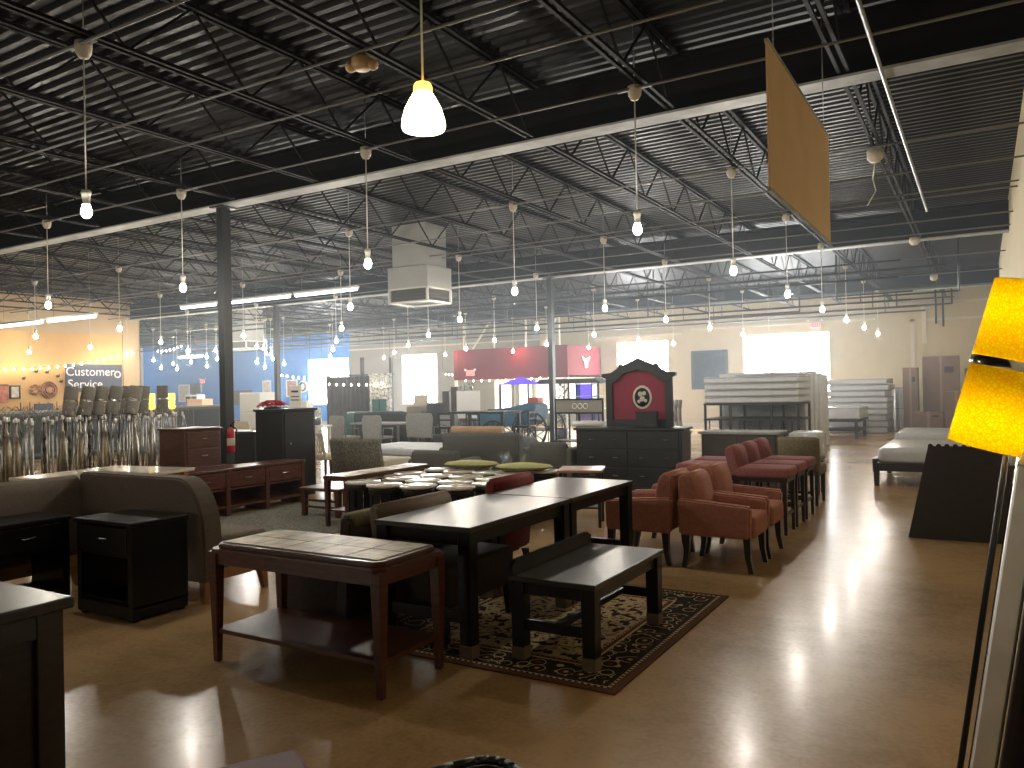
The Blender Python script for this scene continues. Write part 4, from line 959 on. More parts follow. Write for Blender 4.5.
for q, (dx, dz, r) in enumerate(((-.03, .05, .035), (.03, .06, .03), (0, -.02, .04), (-.05, -.06, .025), (.05, -.05, .025))): k.ball((.05 + dx, -.012, .43 + dz), r, 2, (1, .2, 1.1))
k.build('medallion_relief', 'cream_fabric', t)
MB().ball((-.37, -.01, .3), .012).build('knob', 'chrome', t)
t = thing('storage_box', 'small slate blue box standing before the crimson mirror panel', 'box', (-4.18, 10.82, .937), R(6)); MB().box(-.15, .15, -.06, .06, 0, .22, .006).build('body', 'slate_fabric', t); MB().box(-.155, .155, -.065, .065, .2, .23, .004).build('lid', 'slate_fabric', t)
t = thing('low_dresser', 'brown buffet with a stone top right of the black dresser', 'buffet', (-2.95, 11.35, 0)); MB().box(-.52, .52, -.26, .26, .05, .83, .006).build('body', 'walnut_grey', t); MB().box(-.56, .56, -.29, .28, .83, .865, .006).build('top', 'light_grey', t)
for s in (-1, 1): d = MB().box(s * .26 - .24, s * .26 + .24, -.275, -.25, .1, .8, .005).build('door', 'walnut_grey', t); MB().ball((s * .05, -.285, .5), .014).build('knob', 'chrome', d)
MB().box(-.5, .5, -.24, .25, 0, .06).build('plinth', 'espresso', t)
t = thing('wrapped_cushion', 'plastic wrapped grey cushion lying on the buffet end', 'cushion', (-2.1, 11.5, .0)); MB().box(-.22, .22, -.25, .25, .5, .86, .07, 4).build('cover', 'plastic_wrap', t); leg4(t, 'espresso', -.16, .16, -.16, .16, .52, .02, .02); MB().box(-.2, .2, -.2, .2, .46, .51).build('stand', 'espresso', t)
# grey plank sign on black posts
t = thing('bakers_rack', 'black metal rack with a grey scrollwork plank, right of the column', 'rack', (-6.35, 13.0, 0)); MB().box(-.45, .48, -.02, .02, 1.08, 1.30, .005).build('plank', 'sign_grey', t)
k = MB().box(-.47, .5, -.03, .03, 1.30, 1.33).box(-.47, .5, -.03, .03, 1.05, 1.08)
for x in (-.46, .02, .49): k.box(x - .015, x + .015, -.015, .015, 0, 1.33)
k.build('rack_frame', 'slate_wood', t)
k = MB()
for x in (-.06, .05, .16): k.torus((x, -.03, 1.19), .045, .010, 'y', 16, 6)
k.build('scroll_ornament', 'white_paint', t); MB().box(-.46, .49, -.2, .2, .55, .57).box(-.46, .49, -.2, .2, .1, .12).build('shelf', 'slate_wood', t)
t = thing('paper_roll', 'white paper roll lying on the black dresser, left of the arched mirror', 'roll', (-5.12, 10.84, .978), R(12)); MB().cyl((-.25, 0, 0), (.25, 0, 0), .04, seg=14).build('roll', 'white_paint', t); MB().cyl((-.253, 0, 0), (-.245, 0, 0), .02, seg=12).build('core', 'black_plastic', t)
# grey slatted loungers behind the mirror
t = thing('recliner', 'grey folding recliner stored upright behind the arched mirror', 'recliner', (-6.5, 17.2, 0), R(80)); MB().prism([(-.1, .9), (-.22, 1.5), (-.12, 1.52), (.02, .9)], 'y', -.36, .36, .02, 3).build('backrest', 'grey_fabric', t); MB().box(-.15, .45, -.34, .34, .8, .92, .03, 3).build('seat', 'grey_fabric', t); leg4(t, 'conduit_grey', -.1, .4, -.27, .27, .82, .02, .02)
t = thing('slatted_chair', 'pale chair with wavy slats left of the mattress rack', 'chair', (-5.75, 16.2, 0), R(85))
k = MB()
for q in range(9): y = -.36 + q * .09; k.tube([(-.2, y, .55), (-.16, y + .05, .8), (-.24, y + .02, 1.05), (-.3, y - .03, 1.22)], .038, 6)
k.build('slatted_back', 'light_grey', t); MB().box(-.22, .3, -.38, .38, .50, .56, .02, 3).build('seat', 'light_grey', t); leg4(t, 'conduit_grey', -.18, .25, -.34, .34, .51, .02, .02)
# ---------------- mattresses
def mattress(label, loc, L, Wd, T, rz=0, m='white_mattress', group='mattresses', rot=None):
    t = thing('mattress', label, 'mattress', loc, rz, group, rot)
    MB().box(-L / 2, L / 2, -Wd / 2, Wd / 2, 0, T, .04, 4).build('cover', m, t)
    k = MB()
    for z in (.02, T - .02):
        k.tube([(-L / 2, -Wd / 2 + .03, z), (-L / 2, Wd / 2 - .03, z)], .009, 6).tube([(L / 2, -Wd / 2 + .03, z), (L / 2, Wd / 2 - .03, z)], .009, 6).tube([(-L / 2 + .03, -Wd / 2, z), (L / 2 - .03, -Wd / 2, z)], .009, 6).tube([(-L / 2 + .03, Wd / 2, z), (L / 2 - .03, Wd / 2, z)], .009, 6)
    k.build('piping', 'mattress_grey', t)
    return t
t = thing('storage_rack', 'black metal bunk rack carrying the stacked white mattresses', 'rack', (-4.12, 17.1, 0))
for x in (-.95, -.42, .42, .95):
    for y in (-.58, .58): MB().bar((x, y, 0), (x, y, 1.095), .045).build('post', 'slate_wood', t)
for z in (.46, .77, 1.09): MB().box(-.98, .98, -.61, .61, z, z + .04).build('platform', 'slate_wood', t)
for q in range(9): x = -.86 + q * .21; MB().bar((x, -.58, .5), (x, -.58, .77), .02).build('guard_bar', 'slate_wood', t)
for q in range(4): mattress('white boxed mattress on the black bunk rack, ' + ('lowest of four', 'second from the bottom', 'third from the bottom', 'topmost of four')[q], (-4.12 + random.uniform(-.02, .02), 17.1, 1.132 + q * .139), 1.93, 1.22, .135, group='mattresses stacked on the bunk rack')
mattress('thin white mattress lying on top of the rack pile', (-3.85, 17.2, 1.132 + 4 * .139 + .002), 1.3, .9, .05, group='thin mattress')
for q in range(8):
    t = mattress('white mattress standing on edge in the row behind the bunk rack, %s from the front' % ORD[q], (-4.18 + random.uniform(-.03, .03), 17.95 + q * .345, .012), 1.86, .27, 1.73 + random.uniform(-.06, .05), group='mattresses standing on edge behind the bunk rack')
    t.rotation_euler = (R(random.uniform(-1.2, .3)), 0, R(random.uniform(-1.5, 1.5)))
for q in range(9):
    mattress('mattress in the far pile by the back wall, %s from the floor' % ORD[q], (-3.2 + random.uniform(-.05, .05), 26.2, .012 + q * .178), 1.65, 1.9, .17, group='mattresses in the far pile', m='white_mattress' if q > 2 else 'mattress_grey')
t = thing('platform_bed', 'dark low platform bed in front of the far mattress pile', 'bed', (-3.4, 23.6, 0)); MB().box(-.6, .6, -.95, .95, .45, .52, .01).build('frame', 'slate_wood', t); leg4(t, 'slate_wood', -.5, .5, -.85, .85, .45, .04, .04); MB().box(-.58, .58, -.9, .9, .2, .24).build('shelf', 'slate_wood', t)
mattress('plastic wrapped mattress on the low bed before the far pile', (-3.35, 23.6, .523), 1.1, 1.85, .32, m='plastic_wrap', group='wrapped mattress')
def wrapped_bed(label, loc, L, Wd):
    t = thing('bed', label, 'bed', loc, 0, 'plastic wrapped beds by the right wall')
    MB().box(-L / 2, L / 2, -Wd / 2, Wd / 2, .22, .34, .01).build('bed_frame', 'espresso', t)
    MB().box(-L / 2 - .03, -L / 2 + .03, -Wd / 2 - .02, Wd / 2 + .02, .20, .40, .01).build('footboard', 'espresso', t)
    MB().box(-L / 2 + .04, L / 2, -Wd / 2 + .02, Wd / 2 - .02, .33, .56, .07, 5).build('mattress', 'plastic_wrap', t)
    leg4(t, 'espresso', -L / 2 + .02, L / 2 - .05, -Wd / 2 + .04, Wd / 2 - .04, .24, .045, .03)
    return t
wrapped_bed('low dark bed with plastic wrapped mattress behind the slanted panel', (-.50, 13.6, 0), 1.75, 1.9)
wrapped_bed('second low bed with plastic wrapped mattress, farther along the right wall', (-.60, 17.3, 0), 1.75, 1.9)
# boxes at the back right
def carton(label, loc, W, D, H, rz=0, m='cardboard'):
    t = thing('carton', label, 'box', loc, rz, 'brown cartons by the back wall')
    MB().box(-W / 2, W / 2, -D / 2, D / 2, 0, H, .01).build('body', m, t)
    MB().box(-.03, .03, -D / 2 - .003, D / 2 + .003, H * .02, H + .004).build('packing_tape', 'tape', t)
    MB().box(W * .1, W * .34, -D / 2 - .004, -D / 2, H * .78, H * .86).build('print_mark', 'espresso', t)
    return t
carton('tall narrow brown carton by the back wall, left of the wider one', (-1.80, 26.0, 0), .40, .45, 1.90)
carton('tallest wide brown carton by the back wall', (-1.02, 26.3, 0), .95, .5, 2.22)
carton('medium brown carton in front of the tallest one, right side', (-.62, 25.4, 0), .55, .4, 1.20)
carton('low brown carton in front of the tallest one', (-1.32, 25.4, 0), .75, .4, .62)
carton('tall brown carton closest to the right wall', (-.15, 26.6, 0), .55, .5, 1.85)
for q in range(3):
    t = thing('rolled_mattress', 'white rolled bundle standing left of the cartons, %s' % ('left', 'middle', 'right')[q], 'roll', (-2.28 + q * .17, 27.2, 0), 0, 'white rolls by the cartons'); MB().cyl((0, 0, 0), (0, 0, 1.32), .075, seg=14).build('roll', 'white_mattress', t); MB().torus((0, 0, .66), .077, .008, 'z', 16, 6).build('strap', 'black_plastic', t)
# ---------------- the back wall
def exit_sign(label, loc, rz):
    t = thing('exit_sign', label, 'exit sign', loc, rz, 'red exit signs')
    MB().box(-.18, .18, -.02, .03, -.11, .11, .006).build('housing', 'white_paint', t); MB().box(-.165, .165, -.025, -.019, -.095, .095).build('red_face', 'exit_glow', t)
    text('lettering', 'EXIT', .15, 'white_paint', t, (0, -.027, 0), (PI / 2, 0, 0))
    for s in (-1, 1): MB().cyl((s * .22, -.03, .12), (s * .22, .02, .12), .05, .035, 12).build('lamp_head', 'white_paint', t)
    return t
exit_sign('red exit sign on the back wall above the right window', (-4.85, YB - .06, 3.50), 0)
exit_sign('red exit sign on the red canopy front', (-17.05, 25.47, 2.17), 0)
exit_sign('red exit sign on the blue wall', (-36.7, YB - .06, 2.28), 0)
t = thing('framed_picture', 'large dark framed picture on the back wall between two windows', 'picture', (-8.55, YB - .03, 2.07))
MB().box(-.62, .62, 0, .02, -.66, .66).build('photograph', 'photo_dark', t)
k = MB()
for s in (-1, 1): k.box(s * .64 - .035, s * .64 + .035, -.03, .03, -.70, .70, .004).box(-.66, .66, -.03, .03, s * .68 - .03, s * .68 + .03, .004)
k.build('picture_frame', 'slate_wood', t)
# red canopy of the inner shop
t = thing('shop_canopy', 'red fascia canopy over the lit shop front at the back', 'canopy', (0, 0, 0))
MB().box(-17.85, -12.84, 25.5, 25.65, 1.90, 3.08, .01).build('fascia', 'red_paint', t)
MB().box(-12.99, -12.84, 25.65, YB - .11, 1.90, 3.08).build('side_fascia', 'red_paint', t)
MB().box(-17.85, -12.84, 25.65, YB - .11, 1.90, 1.98).build('soffit', 'white_paint', t)
for x in (-17.8, -15.8, -12.9): MB().box(x - .05, x + .05, 25.53, 25.63, 0, 1.9).build('post', 'white_paint', t)
for xa, xb in ((-17.4, -17.4), (-16.0, -16.0), (-14.6, -14.6), (-13.2, -13.2), (-17.0, -16.2), (-13.9, -13.3)): MB().bar((xa, 25.58, 3.07), (xb, 25.58, 4.1), .055).build('strut', 'trim_cream', t)
k = MB()
e = [(.0, -.22), (.10, -.22), (.13, .02), (.26, .08), (.34, .22), (.25, .18), (.16, .13), (.07, .14), (0, .10), (-.07, .14), (-.16, .13), (-.25, .18), (-.34, .22), (-.26, .08), (-.13, .02), (-.10, -.22)]
k.prism([(27.0 + a, 2.48 + b_) for a, b_ in e], 'x', -12.84, -12.80); k.build('horned_emblem', 'sign_white', t)
t = thing('shop_window', 'brightly lit shop window wall under the red canopy', 'shop window', (0, 0, 0))
for a, b_ in ((-17.7, -16.9), (-16.5, -15.9), (-15.7, -13.1)):
    MB().box(a, b_, YB - .2, YB - .16, .5, 1.85).build('lit_pane', 'shop_glow', t)
k = MB()
for x in (-17.75, -16.85, -16.55, -15.85, -13.05, -14.4): k.box(x - .04, x + .04, YB - .25, YB - .12, 0, 1.9)
k.box(-17.8, -13.0, YB - .22, YB - .12, 0, .5); k.build('window_frame', 'wall_grey', t)
# teal carriage, gazebo and blue lit shelves in front of the shop
t = thing('gazebo', 'small gazebo with a blue glowing peaked roof and dark roof wing', 'gazebo', (-11.2, 19.3, 0))
k = MB()
b = bmesh.new(); ap = b.verts.new((0, 0, 1.86)); q4 = [b.verts.new(v) for v in ((-.5, -.45, 1.64), (.42, -.45, 1.64), (.42, .45, 1.64), (-.5, .45, 1.64))]; b.faces.new(q4)
for i in range(4): b.faces.new((q4[i], q4[(i + 1) % 4], ap))
k._in(b); k.build('peaked_roof', 'blue_glow', t)
MB().prism([(.2, 1.64), (.45, 1.77), (2.1, 1.77), (2.35, 1.64)], 'y', .3, .9).build('dark_roof', 'slate_wood', t)
for x, y in ((-.45, -.4), (.45, -.4), (1.3, .4), (2.2, .4)): MB().cyl((x, y, 0), (x, y, 1.65), .03, seg=8).build('post', 'slate_wood', t)
t = thing('carriage', 'old teal horse carriage with spoked wheels before the shop', 'carriage', (-10.0, 17.3, 0))
MB().prism([(-1.15, .55), (-1.2, .95), (-.75, 1.0), (-.1, 1.08), (.35, 1.18), (.55, 1.1), (.5, .75), (.2, .6)], 'y', -.35, .35, .02).build('body', 'carriage_blue', t)
MB().box(-.9, .3, -.3, .3, .92, 1.02, .03, 3).build('seat', 'slate_fabric', t)
for n_, (x, r) in enumerate(((.45, .50), (-.6, .38))):
    for s in (-1, 1):
        wv_ = MB().torus((x, s * .5, r), r - .025, .025, 'y', 32, 6).build('wheel', 'black_metal', t)
        for q in range(12):
            a = 2 * PI * q / 12; MB().bar((x + .05 * math.cos(a), s * .5, r + .05 * math.sin(a)), (x + (r - .03) * math.cos(a), s * .5, r + (r - .03) * math.sin(a)), .022).build('spoke', 'black_metal', wv_)
        MB().cyl((x, s * .5 - .06, r), (x, s * .5 + .06, r), .06, seg=12).build('hub', 'black_metal', wv_)
MB().bar((.45, -.5, .5), (.45, .5, .5), .05).bar((-.6, -.5, .38), (-.6, .5, .38), .05).bar((-.6, 0, .40), (.45, 0, .52), .05).build('axle', 'black_metal', t)
MB().box(.1, .4, .05, .35, 1.1, 1.3, .01).build('red_box', 'terracotta_box', t)
t = thing('display_shelf', 'blue lit display shelves right of the column at the back', 'shelf', (-9.6, 20.7, 0))
for z in (.2, .55, .9, 1.25, 1.6): MB().box(-.5, .5, -.15, .15, z, z + .03).build('shelf_board', 'white_paint', t)
for x in (-.5, 0, .5): MB().box(x - .02, x + .02, -.15, .15, 0, 1.7).build('upright', 'slate_wood', t)
MB().box(-.47, -.03, .10, .14, 1.0, 1.6).box(.03, .2, .1, .14, .2, .85).build('blue_light_panel', 'blue_glow', t)
for q in range(10): tag(MB().box(-.055, .055, -.075, .075, 0, .22, .01).build('lilac_carton', 'lilac'), 'lilac carton on the %s board of the blue lit shelves, %s from left' % (('lowest', 'second')[q // 5], ORD[q % 5]), 'box', 'lilac cartons on the blue lit shelves', loc=(-9.6 + (-.37, -.24, -.11, .11, .24)[q % 5], 20.675, .232 + .35 * (q // 5)))
# plants in front of the shop
for n_, (x, y, h, lab) in enumerate(((-15.2, 22.5, 1.75, 'tall thin potted tree left of the gazebo'), (-10.9, 21.2, 1.65, 'potted tree half hidden behind the column'))):
    t = thing('potted_tree', lab, 'potted tree', (x, y, 0)); MB().lathe([(0, 0), (.15, 0), (.2, .3), (.18, .3), (0, .28)], 16).build('pot', 'slate_wood', t); MB().cyl((0, 0, .28), (0, 0, h * .6), .02, seg=8).build('trunk', 'walnut', t)
    k = MB()
    for q in range(170):
        a, z = random.uniform(0, 2 * PI), random.uniform(.45, h); r = random.uniform(.05, .33) * (1.1 - abs(z - h * .62) / h); c = Vector((r * math.cos(a), r * math.sin(a), z)); d1 = Vector((random.uniform(-1, 1), random.uniform(-1, 1), random.uniform(-.5, .8))).normalized() * .07; d2 = d1.cross(Vector((random.random(), random.random(), 1))).normalized() * .03
        k.quad(c - d1, c + d2, c + d1, c - d2)
    k.build('foliage', 'leaf', t)
# dark furniture in front of the shop
sofa('sofa', 'dark grey sofa in front of the lit shop window', (-13.6, 19.6, 0), R(0), 2.3, .9, .95, .75, 'slate_fabric')
sofa('armchair', 'tall dark wing armchair left of the dark shop sofa', (-12.3, 17.05, 0), R(0), .7, .8, 1.2, .7, 'slate_fabric', cat='armchair')
sofa('sofa', 'teal green sofa in front of the mosaic fireplace', (-15.5, 18.4, 0), R(5), 2.2, .9, .95, .75, 'teal_paint')
sofa('sofa', 'brown sofa with cushions below the tall window', (-16.6, 22.5, 0), 0, 2.0, .9, .98, .7, 'taupe_fabric')
t = thing('cushion', 'pale yellow cushion on the sofa below the tall window', 'cushion', (-16.9, 22.1, .985)); MB().box(-.3, .3, -.05, .05, .0, .40, .045, 4).build('cover', 'cream_fabric', t); MB().tube([(-.3, 0, .4), (.3, 0, .4)], .008, 6).build('piping', 'chartreuse', t)
t = thing('whiteboard_easel', 'blank white presentation board on an easel before the shop', 'easel', (-12.0, 17.8, 0), R(18)); MB().box(-.33, .33, -.01, .01, .75, 1.50, .004).build('board', 'sign_white', t); MB().bar((-.28, .0, 0), (-.1, .02, 1.62), .03).bar((.28, .0, 0), (.1, .02, 1.62), .03).bar((0, .5, 0), (0, .02, 1.5), .03).build('easel_leg', 'slate_wood', t)
for q, (x, h) in enumerate(((-13.15, 1.5), (-12.85, 1.62), (-12.55, 1.52))):
    t = thing('upright_panel', 'slim brown upright panel beside the white board, %s' % ('left', 'tallest middle', 'right')[q], 'panel', (x, 18.4, 0), 0, 'upright brown panels'); MB().box(-.12, .12, -.05, .05, .02, h, .01).build('panel', 'walnut_grey', t); MB().box(-.14, .14, -.12, .12, 0, .03).build('foot', 'slate_wood', t)
# curtain booth and mosaic fireplace
t = thing('curtain_booth', 'dark curtained booth on black posts in front of the left window', 'booth', (-18.1, 20.0, 0))
k = MB(); pts = []
for q in range(121): pts.append((-1.2 + 2.3 * q / 120, .05 * math.sin(q * .62)))
for a, c in zip(pts, pts[1:]): k.quad((a[0], a[1], .05), (c[0], c[1], .05), (c[0], c[1], 2.06), (a[0], a[1], 2.06))
for f in k.bm.faces: f.smooth = True
k.build('curtain', 'curtain_fabric', t)
MB().bar((-1.25, 0, 2.09), (1.75, 0, 2.09), .04).build('curtain_rail', 'slate_wood', t)
for x, h in ((.30, 2.68), (1.54, 2.64), (-1.25, 2.1)): MB().bar((x, .1, 0), (x, .1, h), .09).build('post', 'slate_wood', t)
t = thing('fireplace', 'white mosaic fireplace surround with a teal glazed opening', 'fireplace', (-16.75, 19.82, 0))
MB().box(-.45, -.38, -.06, .06, 0, 2.06).box(.25, .38, -.06, .06, 0, 2.06).box(-.38, .25, -.06, .06, 1.28, 2.06).build('surround', 'mosaic', t)
MB().box(-.38, .25, -.02, .04, 0, 1.28).build('teal_pane', 'teal_paint', t); MB().box(-.38, .25, -.04, .0, .78, .81).box(-.09, -.06, -.04, 0, 0, 1.28).build('glazing_bar', 'slate_wood', t); MB().box(-.47, .4, -.1, .06, 2.06, 2.11).build('mantel', 'mosaic', t)
# ---------------- orange wall of the service desk
t = thing('service_sign', 'navy customer service sign on the orange wall', 'sign', (-24.97, 15.18, 2.16))
MB().box(0, .04, -.95, .95, -.45, .45, .005).build('sign_board', 'sign_navy', t)
text('lettering', 'Customer', .40, 'sign_white', t, (.043, -.14, .20), (PI / 2, 0, PI / 2)); text('lettering', 'Service', .40, 'sign_white', t, (.043, -.32, -.20), (PI / 2, 0, PI / 2))
MB().torus((.045, .78, .12), .10, .022, 'x', 20, 6).build('round_logo', 'sign_white', t)
t = thing('wall_clock', 'round dark copper wall medallion on the orange wall', 'wall decoration', (-24.96, 13.72, 1.79)); k = MB()
for r in (.10, .18, .24): k.torus((0, 0, 0), r, .032, 'x', 28, 6)
k.build('rings', 'copper', t); MB().cyl((0, 0, 0), (.03, 0, 0), .08, seg=20).build('centre', 'copper', t)
t = thing('wall_picture', 'small black framed picture at the left end of the orange wall', 'picture', (-24.97, 12.70, 1.74)); MB().box(0, .02, -.13, .13, -.18, .18).build('print', 'art_cream', t)
k = MB()
for s in (-1, 1): k.box(0, .035, s * .13 - .02, s * .13 + .02, -.2, .2).box(0, .035, -.15, .15, s * .18 - .02, s * .18 + .02)
k.build('picture_frame', 'black_wood', t)
t = thing('wall_picture', 'red brown canvas cut by the left edge on the orange wall', 'picture', (-24.97, 12.30, 1.70)); MB().box(0, .04, -.2, .2, -.28, .24, .004).build('canvas', 'art_red', t); MB().box(0, .045, -.2, .2, .24, .27).build('top_rail', 'black_wood', t)
t = thing('wall_decoration', 'cluster of copper leaves left of the round medallion', 'wall decoration', (-24.96, 13.30, 1.80)); k = MB()
for q in range(8): a = q * .8; k.ball((.01, .13 * math.cos(a), .13 * math.sin(a)), .07, 2, (.2, 1, .6))
k.build('leaves', 'copper', t)
k = MB().tube([(0, -.18, -.1), (0, .18, .12)], .008, 6); k.build('stem', 'copper', t)
for q, (y, z) in enumerate(((12.95, 2.15), (13.32, 2.36), (13.65, 2.34), (13.98, 2.22), (14.08, 2.05))):
    t = thing('wall_hook', 'small dark sconce on the orange wall above the decorations, %s from left' % ORD[q], 'sconce', (-24.97, y, z), 0, 'dark sconces on the orange wall'); MB().cyl((0, 0, 0), (.02, 0, 0), .04, seg=10).build('plate', 'black_metal', t); MB().tube([(.01, 0, 0), (.1, 0, -.02), (.12, 0, .06)], .012, 6).build('arm', 'black_metal', t)
for q in range(9):
    y = 12.75 + q * .27 + (.12 if q > 4 else 0)
    t = thing('table_lamp', 'black candlestick lamp on the shelf below the orange wall, %s from left' % ORD[q], 'lamp', (-24.75, y, 1.0), 0, 'candlestick lamps on the wall shelf'); MB().lathe([(0, 0), (.07, 0), (.06, .02), (.015, .05), (.02, .2), (.012, .25), (.012, .42), (0, .43)], 12).build('stem', 'black_metal', t); MB().tube([(0, -.09, .30), (0, -.05, .18), (0, 0, .16), (0, .05, .18), (0, .09, .30)], .008, 5).build('arm', 'black_metal', t)
t = thing('wall_shelf', 'long wall shelf carrying the candlestick lamps', 'shelf', (-24.75, 14.0, .95)); MB().box(-.22, .2, -1.6, 1.6, 0, .045, .004).build('shelf_board', 'oak', t); MB().box(-.2, .0, -1.5, -1.45, -.2, 0).box(-.2, 0, 1.45, 1.5, -.2, 0).build('shelf_bracket', 'black_metal', t)
t = thing('tv_screen', 'small dark blue screen standing on the wall shelf', 'screen', (-24.6, 13.35, .997)); MB().box(-.02, .02, -.28, .28, .05, .38, .006).build('panel', 'sign_navy', t); MB().box(-.06, .06, -.1, .1, 0, .06).build('stand', 'black_plastic', t)
# string lights
def string(label, p0, p1, n, sag):
    t = thing('string_lights', label, 'string lights', (0, 0, 0)); p0, p1 = Vector(p0), Vector(p1); pts = []
    for q in range(n + 1):
        u = q / n; p = p0.lerp(p1, u); p.z -= sag * 4 * u * (1 - u); pts.append(p)
    wp = pts if p0.x < -24.8 and p1.x < -24.8 else [Vector((pts[0].x, pts[0].y, ZD + .02))] + pts + [Vector((pts[-1].x, pts[-1].y, ZD + .02))]
    MB().tube(wp, .006, 5).build('wire', 'black_plastic', t); b0 = None
    for p in pts[1:-1]:
        if b0 is None: b0 = MB().cyl((0, 0, -.035), (0, 0, 0), .010, seg=8).ball((0, 0, -.05), .022, 2).build('bulb', 'small_bulb_glow', t); b0.location = p
        else: o = b0.copy(); C.objects.link(o); o.location = p
    return t
string('string of small bulbs strung along the orange wall', (-24.85, 11.6, 2.46), (-24.85, 16.75, 3.13), 20, .21)
string('string of small bulbs strung before the blue wall', (-24.9, 17.3, 3.15), (-27.5, 20.5, 3.62), 8, .1)
string('string of small bulbs across the dark curtain', (-19.3, 19.75, 1.86), (-16.2, 19.6, 1.82), 9, .04)
string('string of small bulbs beside the far column', (-20.9, 19.2, 2.25), (-19.4, 19.3, 2.08), 6, .05)
string('string of small bulbs beside the tall window, over the brown sofa', (-19.9, 27.6, 2.3), (-18.2, 26.6, 2.3), 6, .1)
string('string of small bulbs under the red canopy front', (-17.6, 25.4, 1.92), (-13.2, 25.4, 1.98), 12, .06)
# pendants at mixed heights before the blue wall
for k, (x, y, z) in enumerate(((-28.32, 20, 2.65), (-27.32, 20, 2.58), (-26.46, 20, 2.83), (-25.53, 20, 2.64), (-27.05, 20.3, 3.2), (-25.5, 20.4, 3.25), (-24.94, 20, 2.89))):
    make_bulb_pendant(x, y, 'low bare bulb pendant before the blue wall, left cluster, %s' % ORD[k], z)['group'] = 'low pendants in left cluster'
for k, (x, y, z) in enumerate(((-21.62, 19, 2.64), (-21.23, 19, 2.45), (-21.5, 19.2, 3.1), (-20.92, 19, 2.89), (-20.3, 19, 2.53))):
    make_bulb_pendant(x, y, 'low bare bulb pendant beside the far column, %s' % ORD[k], z)['group'] = 'low pendants beside the far column'
# ---------------- furniture and stock before the blue wall
def desk(label, loc, rz, W, D, H, m='white_paint'):
    t = thing('desk', label, 'desk', loc, rz); MB().box(-W / 2, W / 2, -D / 2, D / 2, H - .04, H, .005).build('top', m, t); leg4(t, m, -W / 2 + .05, W / 2 - .05, -D / 2 + .05, D / 2 - .05, H - .04, .03, .03); return t
desk('white desk under the orange storage box, before the blue wall', (-26.6, 20.6, 0), 0, 2.0, .8, .95)
t = thing('storage_box', 'peach coloured box on the white desk before the blue wall', 'box', (-26.5, 20.4, .952)); MB().box(-.45, .45, -.25, .25, 0, .42, .01).build('body', 'peach', t); MB().box(-.46, .46, -.26, .26, .38, .43, .006).build('lid', 'peach', t)
t = thing('display_cabinet', 'white framed glass-front cabinet before the blue wall', 'cabinet', (-29.4, 22.4, 0)); MB().box(-.4, .4, -.2, .2, 0, 1.55, .01).build('body', 'white_paint', t)
for s in (-1, 1): d = MB().box(s * .19 - .16, s * .19 + .16, -.22, -.195, .85, 1.48).build('door', 'photo_dark', t); MB().ball((s * .05, -.23, 1.15), .015).build('knob', 'chrome', d)
t = thing('monitor', 'dark screen on top of the white glass-front cabinet', 'screen', (-29.35, 22.4, 1.552)); MB().box(-.36, .36, -.03, .03, .06, .48, .008).build('panel', 'black_plastic', t); MB().box(-.15, .15, -.1, .1, 0, .06).build('stand', 'black_plastic', t)
t = thing('tall_cabinet', 'pale two-door cabinet standing behind the armoire', 'cabinet', (-19.3, 17.0, 0)); MB().box(-.45, .45, -.35, .35, .03, 1.58, .02, 3).build('body', 'white_paint', t); MB().box(-.43, .43, -.37, -.345, .06, .95, .01).build('door', 'white_plastic', t); MB().box(-.43, .43, -.37, -.345, .98, 1.55, .01).build('door', 'white_plastic', t); MB().box(-.4, .4, -.3, .3, 0, .04).build('plinth', 'black_plastic', t)
grey_chair('cream office chair behind the low black cabinet', (-13.9, 11.9, 0), R(100), .6, .95, 'cream_fabric', 'cream office chair')
desk('white writing desk beside the cream office chair', (-13.3, 12.9, 0), R(10), 1.3, .6, .80)
t = thing('printer', 'black office machine on the white writing desk', 'printer', (-13.1, 12.9, .802), R(10)); MB().box(-.25, .25, -.2, .2, 0, .16, .02, 3).build('body', 'black_plastic', t); MB().box(-.18, .18, -.24, -.18, .03, .05).build('paper_tray', 'white_plastic', t)
t = thing('notice_board', 'white printed notice board on a stand behind the armoire', 'notice', (-12.5, 12.0, 0), R(-15)); MB().box(-.24, .24, -.012, .012, 1.22, 1.70, .004).build('board', 'sign_white', t); MB().box(-.14, .14, -.02, -.012, 1.55, 1.59).box(-.17, .17, -.016, -.012, 1.45, 1.47).box(-.17, .17, -.016, -.012, 1.38, 1.40).build('printed_line', 'slate_fabric', t); MB().bar((0, .02, 0), (0, .02, 1.3), .04).build('pole', 'slate_wood', t); MB().box(-.2, .2, -.15, .15, 0, .03).build('foot', 'slate_wood', t)
for k, (x, z, w_, h, m, lab) in enumerate(((-29.9, 1.78, .7, .8, 'art_red', 'red framed picture on the blue wall left of the window'), (-31.7, 1.75, .55, .85, 'art_cream', 'cream framed picture on the blue wall behind the far column'), (-38.3, 1.65, .9, .9, 'art_cream', 'faded poster on the blue wall beside the near column'), (-33.6, 1.35, 1.5, .7, 'olive_fabric', 'wide olive canvas low on the blue wall'))):
    t = thing('wall_picture', lab, 'picture', (x, YB - .04, z)); MB().box(-w_ / 2, w_ / 2, 0, .03, -h / 2, h / 2).build('print', m, t)
    k_ = MB()
    for s in (-1, 1): k_.box(s * w_ / 2 - .03, s * w_ / 2 + .03, -.02, .03, -h / 2 - .03, h / 2 + .03).box(-w_ / 2, w_ / 2, -.02, .03, s * h / 2 - .03, s * h / 2 + .03)
    k_.build('picture_frame', 'white_paint' if k < 3 else 'walnut', t)
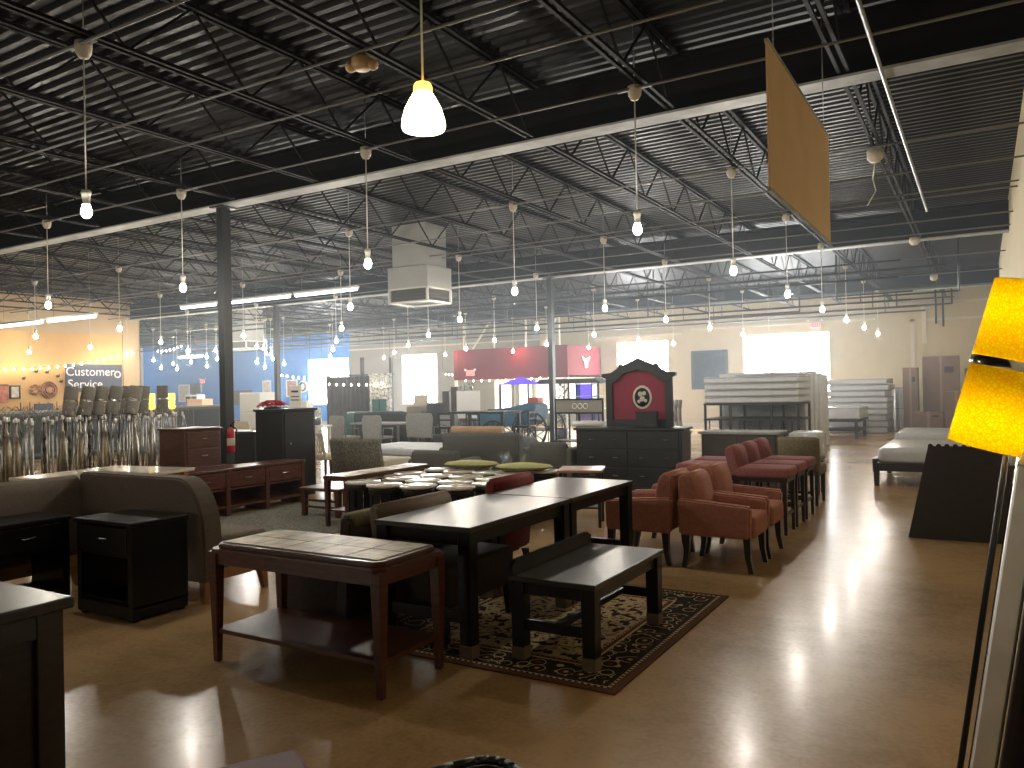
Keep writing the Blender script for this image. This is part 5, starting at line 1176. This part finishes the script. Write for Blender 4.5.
t = thing('wall_clock', 'round patterned plate on the blue wall beside the window', 'wall decoration', (-29.1, YB - .03, 1.85)); MB().cyl((0, 0, 0), (0, -.03, 0), .3, seg=28).build('plate', 'sign_white', t); MB().torus((0, -.03, 0), .2, .05, 'y', 24, 6).build('ring', 'slate_fabric', t)
for k, (x, y, h) in enumerate(((-15.6, 14.6, 1.2), (-15.2, 14.9, 1.32), (-14.7, 14.7, 1.15))):
    for q in range(4):
        t = thing('carton', 'patterned carton left of the curtain booth, %s from the floor in the %s stack' % (ORD[q], ('left', 'tall middle', 'right')[k]), 'box', (x, y, q * h / 4 + .002 * q), R(10 * k), 'white cartons left of the booth')
        MB().box(-.17, .17, -.15, .15, 0, h / 4, .006).build('body', 'mosaic' if (q + k) % 2 else 'white_paint', t); MB().box(-.025, .025, -.152, .152, .004, h / 4 + .001).build('packing_tape', 'tape', t)
sofa('sofa', 'black leather sofa behind the grey shell chairs', (-13.9, 16.75, 0), R(4), 1.9, .9, .98, .7, 'slate_fabric')
sofa('armchair', 'white armchair by the lamp display before the blue wall', (-23.4, 16.0, 0), R(180), .9, .85, .95, .7, 'cream_fabric', cat='armchair')
sofa('sofa', 'blue patterned sofa under the yellow lamps', (-18.9, 13.2, 0), R(15), 1.8, .85, .98, .7, 'blue_pattern')
sofa('sofa', 'dark red sofa before the white desk', (-21.0, 15.2, 0) if False else (-23.0, 18.6, 0), 0, 2.0, .9, .9, .65, 'dark_red_top')

# service desk in front of the orange wall
t = thing('service_counter', 'long grey service counter in front of the orange wall', 'counter', (-20.9, 13.0, 0))
MB().box(-.35, .35, -4.2, 3.6, .06, 1.17, .01).build('body', 'grey_fabric', t); MB().box(-.42, .42, -4.25, 3.65, 1.17, 1.22, .008).build('worktop', 'light_grey', t); MB().box(-.3, .32, -4.1, 3.5, 0, .07).build('plinth', 'black_wood', t)
for q in range(8): MB().box(.345, .362, -4.1 + q * .96, -3.2 + q * .96, .15, 1.1, .006).build('front_panel', 'slate_fabric', t)
